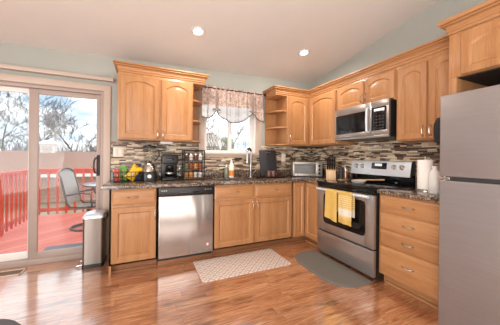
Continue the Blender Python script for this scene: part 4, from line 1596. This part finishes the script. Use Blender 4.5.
# dish soaps
bx, by = -1.592, -0.085
t = thing('soap_bottle', 'small pale green soap bottle by the sink', 'bottle', (bx, by, CT))
MB().lathe([(0.024, 0), (0.027, 0.006), (0.027, 0.12), (0.014, 0.145), (0.011, 0.155)], (bx, by, CT), seg=22).build('bottle_body', 'green_soap', t)
m = MB().lathe([(0.013, 0.152), (0.013, 0.17), (0.005, 0.172), (0.005, 0.19)], (bx, by, CT), seg=16)
m.tube([(bx, by, CT + 0.188), (bx + 0.004, by - 0.035, CT + 0.188)], 0.005, 8)
m.build('pump', 'white_plastic', t)
bx, by = -1.515, -0.09
t = thing('soap_bottle', 'tall cream dish soap bottle with orange label', 'bottle', (bx, by, CT))
MB().lathe([(0.036, 0), (0.041, 0.006), (0.041, 0.14), (0.036, 0.18), (0.016, 0.215), (0.014, 0.225)], (bx, by, CT), seg=26).build('bottle_body', 'cream_bottle', t)
m = MB().lathe([(0.0415, 0.03), (0.042, 0.032), (0.042, 0.105), (0.0415, 0.107)], (bx, by, CT), seg=26, cap0=False, cap1=False)
m.build('label_band', 'orange_label', t)
MB().lathe([(0.017, 0.22), (0.016, 0.24), (0.008, 0.248), (0.006, 0.262)], (bx, by, CT), seg=18).build('cap', 'white_plastic', t)

# tray, black board, mugs
t = thing('serving_tray', 'dark oval tray on the worktop under the two mugs', 'tray', (-0.93, -0.2, CT))
el = lambda rx, ry, z: [(-0.93 + rx * math.cos(2 * PI * k / 40), -0.205 + ry * math.sin(2 * PI * k / 40), z) for k in range(40)]
MB().loops([el(0.23, 0.125, CT), el(0.255, 0.145, CT + 0.02), el(0.262, 0.15, CT + 0.022), el(0.252, 0.142, CT + 0.018), el(0.225, 0.12, CT + 0.006)]).build('tray_body', 'tray_wood', t)
t = thing('cutting_board', 'black rectangular board leaning against the mosaic behind the mugs', 'board', (-0.9, -0.08, CT))
m = MB()
ML = Matrix.Translation((0, -0.105, CT + 0.010)) @ Matrix.Rotation(math.radians(-9), 4, 'X')
m.box(-1.045, -0.757, -0.012, 0.012, 0.0, 0.405, 0.006, mat=ML)
m.build('board_body', 'charcoal', t)
MB().box(-0.93, -0.85, -0.0135, -0.011, 0.365, 0.378, 0.002, mat=ML).build('handle_slot', 'nickel', t)
for x, lb in ((-0.978, 'brown mug on the tray nearer the faucet'), (-0.903, 'brown mug on the tray farther from the faucet')):
    t = thing('mug', lb, 'mug', (x, -0.235, CT + 0.006), 0, 'brown mugs on the tray')
    MB().lathe([(0.026, 0.0), (0.034, 0.004), (0.036, 0.09), (0.034, 0.092), (0.031, 0.088), (0.029, 0.012)], (x, -0.235, CT + 0.0065), seg=24).build('cup', 'mug_brown', t)
    a = 0.9
    MB().tube([(x + 0.034, -0.235, CT + 0.08), (x + 0.056, -0.24, CT + 0.075), (x + 0.056, -0.24, CT + 0.04), (x + 0.034, -0.235, CT + 0.03)], 0.005, 8).build('handle', 'mug_brown', t)

# toaster oven in the corner
t = thing('toaster_oven', 'silver toaster oven with glass door in the worktop corner', 'toaster oven', (-0.315, -0.26, CT), math.radians(-27))
W2, D0, D1, H = 0.225, -0.12, 0.13, 0.232
MB().box(-W2, W2, D0 + 0.012, D1, 0.012, H, 0.012).build('body', 'toaster_silver', t, local=True)
m = MB()
m.box(-W2, -W2 + 0.03, D0, D0 + 0.02, 0.012, H, 0.004)
m.box(0.125, W2, D0, D0 + 0.02, 0.012, H, 0.004)
m.box(-W2 + 0.028, 0.127, D0, D0 + 0.02, H - 0.03, H, 0.004)
m.box(-W2 + 0.028, 0.127, D0, D0 + 0.02, 0.012, 0.055, 0.004)
fp = m.build('front_panel', 'toaster_silver', t, local=True)
MB().box(-W2 + 0.026, 0.129, D0 + 0.006, D0 + 0.012, 0.05, H - 0.028).build('glass_door', 'oven_glass', t, local=True)
m = MB().tube([(-W2 + 0.05, D0 - 0.002, H - 0.045), (-W2 + 0.05, D0 - 0.025, H - 0.045), (0.105, D0 - 0.025, H - 0.045), (0.105, D0 - 0.002, H - 0.045)], 0.007, 8)
m.build('handle', 'nickel', t, local=True)
for z in (0.06, 0.118, 0.176):
    MB().lathe([(0.018, 0), (0.017, -0.014), (0.010, -0.016)], (0.176, D0, z), 'y', 20).build('knob', 'black_plastic', t, local=True)
for x in (-0.15, 0.03):
    MB().lathe([(0.008, 0), (0.008, -0.006)], (x, D0, 0.034), 'y', 14).build('badge', 'black_plastic', t, local=True)
for x in (-0.19, 0.19):
    for y in (D0 + 0.03, D1 - 0.03):
        MB().cyl((x, y, 0.0), (x, y, 0.014), 0.012, seg=12).build('foot', 'black_plastic', t, local=True)
# glass lid on top
t = thing('serving_dish', 'clear glass covered dish on top of the toaster oven', 'dish', (-0.27, -0.22, CT + H))
MB().lathe([(0.07, 0.0), (0.095, 0.012), (0.10, 0.03), (0.096, 0.031)], (-0.27, -0.22, CT + H + 0.0005), seg=28).build('dish_body', 'jar_glass', t)
MB().lathe([(0.10, 0.032), (0.085, 0.052), (0.04, 0.066), (0.012, 0.07), (0.010, 0.078), (0.016, 0.09), (0.008, 0.098)], (-0.27, -0.22, CT + H), seg=28).build('lid', 'jar_glass', t)

# knife block
kx, ky, kr = -0.275, -0.765, math.radians(45)
t = thing('knife_block', 'light wood knife block with black handled knives beside the range', 'knife block', (kx, ky, CT), kr)
pr_ = [(-0.085, 0.0), (0.075, 0.0), (0.085, 0.245), (0.055, 0.250), (0.048, 0.215), (-0.085, 0.125)]
m = MB().prism(pr_, 'y', -0.062, 0.062)
m.build('block', 'block_wood', t, local=True)
ax = Vector((-0.34, 0, 0.94)).normalized()
MK = Matrix.Translation((kx, ky, CT)) @ Matrix.Rotation(kr, 4, 'Z')
for r_ in range(2):
    for c_ in range(4):
        p = Vector((-0.055 + 0.062 * r_, -0.045 + c_ * 0.030, 0.1455 + 0.042 * r_))
        k_ = thing('kitchen_knife', 'black handled knife in the %s row of the block, %s from the range' % (('lower', 'upper')[r_], ('first', 'second', 'third', 'last')[c_]), 'knife', MK @ p, kr, 'knives in the block')
        z0 = Vector((0, 0, 0))
        L_ = 0.095 + 0.02 * r_
        h_ = MB().tube([z0 - ax * 0.004, z0 + ax * 0.03, z0 + ax * (L_ - 0.02), z0 + ax * L_], 0.01, 8, radii=[0.0125, 0.013, 0.0145, 0.010]).build('handle', 'black_plastic', k_, local=True)
        m = MB().lathe([(0.003, 0), (0.003, 0.029)], ax * 0.05 - Vector((0, 0.0145, 0)), 'y', 8)
        m.build('rivet', 'nickel', h_, local=True)

# mills on a little wood stand
o = MB().box(-0.242, -0.098, -0.924, -0.842, CT, CT + 0.012, 0.003).build('mill_stand', 'block_wood')
tag(o, 'small wooden tray under the salt and pepper mills', 'stand')
for x, y, mat, lb in ((-0.205, -0.878, 'charcoal', 'dark pepper mill next to the knife block'), (-0.135, -0.890, 'copper_mill', 'copper coloured salt mill next to the range')):
    t = thing('spice_mill', lb, 'mill', (x, y, CT + 0.012), 0, 'salt and pepper mills')
    MB().lathe([(0.030, 0), (0.032, 0.01), (0.028, 0.05), (0.030, 0.10), (0.031, 0.115)], (x, y, CT + 0.0125), seg=20).build('mill_body', mat, t)
    MB().lathe([(0.031, 0.116), (0.032, 0.14), (0.022, 0.158), (0.008, 0.163), (0.009, 0.172)], (x, y, CT + 0.0125), seg=20).build('mill_cap', 'charcoal' if mat == 'charcoal' else 'nickel', t)

# spoon rest and folded cloth on the cooktop
t = thing('spoon_rest', 'white spoon rest with blue rim lying on the cooktop', 'spoon rest', (-0.4, -1.34, 0.912))
MR = Matrix.Translation((-0.40, -1.34, 0.9125)) @ Matrix.Rotation(math.radians(38), 4, 'Z')
pe = lambda k_, z: [(k_ * (0.06 * math.cos(a) - (0.05 if math.cos(a) < -0.4 else 0)), k_ * 0.055 * math.sin(a), z) for a in [2 * PI * k / 28 for k in range(28)]]
MB().loops([pe(1.0, 0), pe(1.45, 0.030), pe(1.48, 0.034), pe(1.38, 0.030), pe(0.95, 0.005)], mat=MR).build('dish_body', 'white_plastic', t)
MB().tube([MR @ Vector(p) for p in pe(1.49, 0.035)], 0.0022, 6, closed=True).build('rim', 'blue_bag', t)
t = thing('wooden_spoon', 'pale wooden spoon lying across the spoon rest on the cooktop', 'spoon', (-0.4, -1.36, 0.95))
m = MB()
m.tube([(-0.43, -1.345, 0.953), (-0.36, -1.40, 0.955), (-0.22, -1.53, 0.962)], 0.008, 8)
m.build('handle', 'block_wood', t)
MB().ball((-0.445, -1.335, 0.952), 0.032, 0.026, 0.006, 3).build('bowl', 'block_wood', t)

# paper towel
px, py = -0.30, -1.993
t = thing('paper_towel_roll', 'white paper towel roll on a metal stand beside the refrigerator', 'paper towels', (px, py, CT))
MB().lathe([(0.075, 0), (0.075, 0.008), (0.06, 0.014)], (px, py, CT), seg=30).build('stand_base', 'nickel', t)
MB().lathe([(0.008, 0.01), (0.008, 0.30), (0.012, 0.305), (0.006, 0.318)], (px, py, CT), seg=12).build('stand_post', 'nickel', t)
MB().lathe([(0.022, 0.018), (0.062, 0.018), (0.063, 0.022), (0.063, 0.284), (0.062, 0.288), (0.022, 0.288)], (px, py, CT), seg=36).build('roll', 'paper', t)

# white jug next to fridge
px, py = -0.37, -2.108
t = thing('plastic_jug', 'white plastic jug squeezed between paper towels and refrigerator', 'jug', (px, py, CT))
MB().lathe([(0.044, 0), (0.047, 0.006), (0.047, 0.15), (0.04, 0.18), (0.02, 0.205), (0.018, 0.215)], (px, py, CT), seg=26).build('jug_body', 'white_plastic', t)
MB().lathe([(0.021, 0.212), (0.021, 0.235)], (px, py, CT), seg=18).build('cap', 'white_plastic', t)

# ------------------------------------------------------------------ floor things
# kitchen rug
m = MB().box(-0.505, 0.505, -0.245, 0.245, 0.0, 0.008, 0.003)
o = m.build('kitchen_rug', 'rug_pattern')
o.location = (-1.652, -0.850, 0.0)
tag(o, 'cream rug with brown trellis pattern in front of the sink', 'rug')
# grey half-round mat
m = MB()


def half(k, z):
    pts = []
    for i in range(41):
        a = PI * i / 40
        cx2 = math.copysign(abs(math.cos(a)) ** 0.55, math.cos(a))
        sy = math.sin(a) ** 0.55
        pts.append((-0.665 - (0.395 * k) * sy, -1.30 + 0.435 * k * cx2, z))
    return pts


m.loops([half(1.0, 0.0), half(1.0, 0.010), half(0.965, 0.017), half(0.93, 0.018)])
tag(m.build('comfort_mat', 'mat_grey'), 'grey rounded cushion mat in front of the range', 'mat')

# trash can
t = thing('trash_can', 'slim stainless step trash can beside the sliding door', 'trash can', (-3.16, -0.19, 0))


def rbox(x0, x1, y0, y1, r, z, n=5):
    out = []
    for (cx2, cy2, a0) in ((x1 - r, y1 - r, 0), (x0 + r, y1 - r, PI / 2), (x0 + r, y0 + r, PI), (x1 - r, y0 + r, 1.5 * PI)):
        for k in range(n + 1):
            a = a0 + PI / 2 * k / n
            out.append((cx2 + r * math.cos(a), cy2 + r * math.sin(a), z))
    return out


TX0, TX1, TY0, TY1 = -3.265, -3.065, -0.325, -0.075
MB().loops([rbox(TX0, TX1, TY0, TY1, 0.03, 0.0), rbox(TX0, TX1, TY0, TY1, 0.03, 0.04)]).build('plinth', 'black_plastic', t)
MB().loops([rbox(TX0 + .003, TX1 - .003, TY0 + .003, TY1 - .003, 0.03, 0.04), rbox(TX0 + .003, TX1 - .003, TY0 + .003, TY1 - .003, 0.03, 0.525)]).build('body', 'bin_steel', t)
MB().loops([rbox(TX0, TX1, TY0, TY1, 0.03, 0.527), rbox(TX0, TX1, TY0, TY1, 0.03, 0.545), rbox(TX0 + .012, TX1 - .008, TY0 + .012, TY1 - .012, 0.03, 0.565), rbox(TX0 + .05, TX1 - .03, TY0 + .04, TY1 - .04, 0.03, 0.578)]).build('lid', 'steel_bright', t)
MB().box(TX1 - 0.004, TX1 + 0.022, TY0 + 0.05, TY1 - 0.05, 0.49, 0.565, 0.008).build('hinge_cover', 'black_plastic', t)
MB().tube([(TX0 + 0.01, TY0 + 0.06, 0.025), (TX0 - 0.05, TY0 + 0.06, 0.02), (TX0 - 0.05, TY1 - 0.06, 0.02), (TX0 + 0.01, TY1 - 0.06, 0.025)], 0.006, 8).build('pedal', 'chrome', t)

# stool seat at the near edge of the picture
sx, sy, sz = -3.275, -2.165, 0.525
t = thing('stool', 'round dark grey padded stool at the near edge of the room', 'stool', (sx, sy, 0))
MB().lathe([(0.12, sz - 0.075), (0.165, sz - 0.070), (0.18, sz - 0.045), (0.183, sz - 0.020), (0.172, sz - 0.004), (0.14, sz + 0.002), (0.05, sz + 0.004)], (sx, sy, 0), seg=40).build('seat', 'stool_fabric', t)
for k in range(4):
    a = PI / 4 + k * PI / 2
    MB().tube([(sx + 0.12 * math.cos(a), sy + 0.12 * math.sin(a), sz - 0.07), (sx + 0.18 * math.cos(a), sy + 0.18 * math.sin(a), 0.0)], 0.016, 8, radii=[0.017, 0.012]).build('leg', 'tray_wood', t)
MB().tube([(sx + 0.152 * math.cos(2 * PI * k / 24), sy + 0.152 * math.sin(2 * PI * k / 24), 0.2) for k in range(24)], 0.008, 6, closed=True).build('footring', 'black_metal', t)

# ------------------------------------------------------------------ outside
DZ = -0.07
m = MB().box(-6.5, 1.5, 0.15, 3.05, DZ - 0.05, DZ)
struct(m.build('deck_floor', 'deck_boards'), 'coral red diagonal board deck')
m = MB().box(-40, 40, 0.15, 60, -0.75, -0.7)
struct(m.build('ground', 'dry_grass'), 'dry winter lawn beyond the deck')

RT = 0.925


def railing(name, label, p0, p1, nb, posts):
    t = thing(name, label, 'railing', (p0[0], p0[1], DZ))
    p0, p1 = Vector((*p0, 0)), Vector((*p1, 0))
    d = (p1 - p0)
    L = d.length
    d.normalize()
    N = Vector((d.y, -d.x, 0))
    M = basis(p0, d, N)
    MB().box(0, L, -0.045, 0.045, RT - 0.035, RT, 0.004, mat=M).build('top_rail', 'rail_red', t)
    MB().box(0, L, -0.02, 0.02, RT - 0.12, RT - 0.036, 0.004, mat=M).build('upper_rail', 'rail_red', t)
    MB().box(0, L, -0.02, 0.02, DZ + 0.08, DZ + 0.16, 0.004, mat=M).build('lower_rail', 'rail_red', t)
    for k in range(nb):
        x = L * (k + 0.5) / nb
        MB().box(x - 0.018, x + 0.018, 0.020, 0.05, DZ + 0.03, RT - 0.045, 0.003, mat=M).build('baluster', 'rail_red', t)
    for q in posts:
        x = L * q
        MB().box(x - 0.045, x + 0.045, -0.045, 0.045, DZ, RT - 0.034, 0.004, mat=M).build('post', 'rail_red', t)


railing('deck_railing', 'red wooden railing across the far edge of the deck', (-4.72, 3.0), (1.4, 3.0), 40, (0.0, 0.33, 0.66, 1.0))
railing('deck_railing', 'red wooden railing along the side of the deck', (-4.72, 0.35), (-4.72, 2.93), 17, (0.0, 0.5))

m = MB()
m.loops([rbox(-3.88, -3.30, 0.42, 0.80, 0.05, DZ), rbox(-3.88, -3.30, 0.42, 0.80, 0.05, DZ + 0.012)])
tag(m.build('door_mat', 'doormat_grey'), 'dark grey mat on the deck outside the sliding door', 'mat')

# patio chair (faces +x toward the table)
pcx, pcy = -3.61, 1.72
t = thing('patio_chair', 'grey swivel patio chair with pale sling back on the deck', 'chair', (pcx, pcy, DZ), math.radians(-12))
bk = []
for s_ in (-1, 1):
    y = s_ * 0.23
    pts = [(0.25, y, 0.41), (0.10, y, 0.39), (-0.13, y, 0.40), (-0.18, y, 0.46), (-0.24, y, 0.75), (-0.30, y * 0.95, 0.98), (-0.30, y * 0.6, 1.03)]
    MB().tube(pts, 0.016, 8).build('side_frame', 'patio_metal', t, local=True)
    MB().tube([(-0.19, y, 0.60), (0.05, y * 1.1, 0.64), (0.18, y * 1.1, 0.62), (0.20, y * 1.05, 0.41)], 0.015, 8).build('arm', 'patio_metal', t, local=True)
MB().tube([(-0.30, -0.14, 1.03), (-0.31, 0.0, 1.055), (-0.30, 0.14, 1.03)], 0.016, 8).build('top_bar', 'patio_metal', t, local=True)
rows = []
for (x, z) in ((-0.175, 0.45), (-0.24, 0.75), (-0.295, 0.97), (-0.302, 1.03)):
    rows.append([(x + 0.02 * (1 - (2 * k / 8 - 1) ** 2) * -1, -0.22 + 0.44 * k / 8, z) for k in range(9)])
MB().sheet(rows, 0.006).build('back_sling', 'patio_mesh', t, label='pale mesh sling', local=True)
rows = []
for (x, z) in ((0.25, 0.41), (0.10, 0.385), (-0.13, 0.395)):
    rows.append([(x, -0.22 + 0.44 * k / 8, z - 0.02 * (1 - (2 * k / 8 - 1) ** 2)) for k in range(9)])
MB().sheet(rows, 0.02).build('seat_sling', 'patio_mesh', t, local=True)
m = MB().cyl((0.05, 0, 0.05), (0.05, 0, 0.37), 0.03, 0.03)
m.build('swivel_post', 'patio_metal', t, local=True)
MB().tube([(0.05 + 0.26 * math.cos(2 * PI * k / 28), 0.26 * math.sin(2 * PI * k / 28), 0.016) for k in range(28)], 0.016, 8, closed=True).build('base_ring', 'patio_metal', t, local=True)
for k in range(4):
    a = k * PI / 2 + 0.5
    MB().tube([(0.05, 0, 0.07), (0.05 + 0.25 * math.cos(a), 0.25 * math.sin(a), 0.02)], 0.012, 6).build('spoke', 'patio_metal', t, local=True)

# patio table
ptx, pty = -3.16, 1.95
t = thing('patio_table', 'patio table with pale glass top on the deck', 'table', (ptx, pty, DZ))
MB().loops([[(ptx + (0.52 + d_) * math.cos(2 * PI * k / 40), pty + (0.52 + d_) * math.sin(2 * PI * k / 40), z) for k in range(40)] for d_, z in ((-0.01, 0.655), (0, 0.66), (0, 0.675), (-0.01, 0.68))]).build('table_top', 'table_glass', t)
MB().tube([(ptx + 0.525 * math.cos(2 * PI * k / 40), pty + 0.525 * math.sin(2 * PI * k / 40), 0.665) for k in range(40)], 0.013, 8, closed=True).build('rim', 'patio_metal', t)
for k in range(4):
    a = k * PI / 2 + 0.55
    c_, s_ = math.cos(a), math.sin(a)
    MB().tube([(ptx + 0.42 * c_, pty + 0.42 * s_, 0.655), (ptx + 0.22 * c_, pty + 0.22 * s_, 0.25), (ptx + 0.40 * c_, pty + 0.40 * s_, DZ)], 0.016, 8).build('leg', 'patio_metal', t)


# neighbour house: low side with a long roof
def gable(name, label, x0, x1, y0, y1, z0, ze, zr, roof, wall, extra=None):
    t = thing(name, label, 'house', ((x0 + x1) / 2, (y0 + y1) / 2, z0))
    MB().box(x0 + 0.3, x1 - 0.3, y0 + 0.3, y1 - 0.3, z0, ze).build('house_walls', wall, t)
    yr = (y0 + y1) / 2
    m = MB().loops([[(x, y0, ze - 0.02), (x, yr, zr), (x, y1, ze - 0.02), (x, y1, ze - 0.16), (x, yr, zr - 0.14), (x, y0, ze - 0.16)] for x in (x0, x1)])
    m.build('roof', roof, t)
    MB().box(x0, x1, y0 - 0.04, y0, ze - 0.17, ze - 0.02).build('gutter', 'white_paint', t)
    return t


h = gable('garage', 'low neighbouring garage with brown shingle roof beyond the railing', -16, -3.7, 8.3, 15.7, -0.7, 0.52, 1.42, 'roof_shingles', 'lap_siding')
vx, vy_ = -7.05, 11.9
m = MB().box(vx - 0.28, vx + 0.28, vy_ - 0.28, vy_ + 0.28, 1.15, 1.78, 0.01)
cu = m.build('cupola', 'white_paint', h, label='white square cupola with a small cap')
m = MB().loops([[(vx + a * 0.38, vy_ + b * 0.38, 1.76) for a, b in ((-1, -1), (1, -1), (1, 1), (-1, 1))], [(vx + a * 0.38, vy_ + b * 0.38, 1.80) for a, b in ((-1, -1), (1, -1), (1, 1), (-1, 1))], [(vx + a * 0.16, vy_ + b * 0.16, 1.96) for a, b in ((-1, -1), (1, -1), (1, 1), (-1, 1))]])
m.build('cupola_cap', 'white_paint', cu)
m = MB()
for k in range(6):
    m.box(vx - 0.2, vx + 0.2, vy_ - 0.292, vy_ - 0.279, 1.32 + k * 0.06, 1.35 + k * 0.06)
m.build('louver', 'trim_paint', cu)

h = gable('house', 'pale sided house with shallow roof seen through the sink window', -3.3, 2.1, 11.0, 16.5, -0.7, 2.05, 3.0, 'roof_pale', 'house_siding')
w_ = MB().box(0.8, 1.55, 11.25, 11.32, 0.9, 1.75, 0.01).build('house_window', 'white_paint', h)
MB().box(0.86, 1.49, 11.235, 11.26, 0.96, 1.69).build('pane', 'table_glass', w_)

# utility pole
t = thing('utility_pole', 'pale utility pole standing behind the garage roof', 'pole', (-8.3, 17.5, -0.7))
MB().cyl((-8.3, 17.5, -0.7), (-8.3, 17.5, 3.2), 0.10, 0.08, 10).build('pole', 'pole_wood', t)
MB().box(-8.9, -7.7, 17.45, 17.55, 2.8, 2.92).build('crossarm', 'pole_wood', t)


# bare trees
def bare_tree(label, x, y, h, seed, spread=0.6, mat='bark', depth=5, r0=0.13):
    rnd = random.Random(seed)
    t = thing('bare_tree', label, 'tree', (x, y, -0.7), 0, 'bare winter trees beyond the deck')
    trunk, twigs = MB(), MB()

    def grow(m, p, d, L, r, lev):
        n = 3
        pts = [p]
        rad = [r]
        q = p
        for i in range(n):
            d = (d + Vector((rnd.uniform(-1, 1), rnd.uniform(-1, 1), rnd.uniform(-0.4, 0.7))) * 0.13).normalized()
            q = q + d * (L / n)
            pts.append(q)
            rad.append(r * (1 - 0.42 * (i + 1) / n))
        m.tube(pts, r, 5 if lev < 2 else 3, radii=rad, caps=False)
        if lev >= depth - 1:
            return
        kids = 3
        for k in range(kids + (1 if lev in (1, 2) else 0)):
            base = pts[-1] if k < 2 else pts[rnd.choice((1, 2))]
            ang = rnd.uniform(0, 2 * PI)
            side = Vector((math.cos(ang), math.sin(ang), 0.0))
            nd = (d * (1 - spread * 0.6) + side * spread * rnd.uniform(0.6, 1.15) + Vector((0, 0, 0.18))).normalized()
            grow(twigs, base, nd, L * rnd.uniform(0.62, 0.82), max(0.016, rad[-1] * rnd.uniform(0.6, 0.78)), lev + 1)
    grow(trunk, Vector((x, y, -0.7)), Vector((0, 0, 1)), h * 0.3, r0, 0)
    trunk.build('trunk', mat, t)
    twigs.build('branches', mat, t)


bare_tree('tall bare tree with wide branches behind the white cupola', -8.55, 16.5, 8.4, 3, 0.75, depth=6, r0=0.17)
bare_tree('bare tree behind the garage beside the door mullion', -10.3, 15.8, 7.6, 11, 0.75, depth=6, r0=0.15)
bare_tree('bare tree at the far end of the garage roof', -13.2, 17.0, 8.0, 5, 0.75, depth=6, r0=0.16)
bare_tree('slender bare tree behind the utility pole', -8.2, 21.0, 8.0, 8, 0.7, 'bark_pale', depth=6)
bare_tree('small pale bare tree behind the roof near the door handle', -6.4, 22.5, 4.9, 21, 0.6, 'bark_pale')
bare_tree('bare tree seen through the sash nearer the spice rack', 0.75, 9.2, 5.6, 14, 0.6, 'bark_light', r0=0.07)
bare_tree('bare tree seen through the sash nearer the faucet', 3.1, 12.0, 5.8, 17, 0.6, 'bark_light', r0=0.08)
m = MB()
rnd = random.Random(2)
for k in range(1700):
    x = rnd.uniform(-20, -2)
    y = rnd.uniform(17, 23)
    z = -0.7
    hh = rnd.uniform(1.9, 3.3)
    p = Vector((x, y, z))
    q = p + Vector((rnd.uniform(-.5, .5), rnd.uniform(-.3, .3), hh * 0.6))
    r2 = q + Vector((rnd.uniform(-.6, .6), rnd.uniform(-.3, .3), hh * 0.4))
    m.tube([p, q, r2], 0.02, 3, radii=[0.028, 0.018, 0.008], caps=False)
o = m.build('brush', 'bark_pale')
tag(o, 'tangle of leafless brush behind the garage roof', 'brush', kind='stuff')
# evergreen through the sink window
t = thing('evergreen_shrub', 'pale green evergreen seen through the sash nearer the faucet', 'shrub', (3.2, 14.0, -0.7))
m = MB()
rnd = random.Random(4)
for k in range(60):
    a = rnd.uniform(0, 2 * PI)
    z = rnd.uniform(0, 2.9)
    rr_ = (0.75 - 0.16 * z) * rnd.uniform(0.4, 1)
    m.ball((3.2 + rr_ * math.cos(a), 14.0 + rr_ * math.sin(a), z - 0.3), 0.26, 0.26, 0.22, 2, 0.22)
m.build('foliage', 'needles', t)
MB().cyl((3.2, 14.0, -0.7), (3.2, 14.0, 0.4), 0.08).build('trunk', 'bark', t)
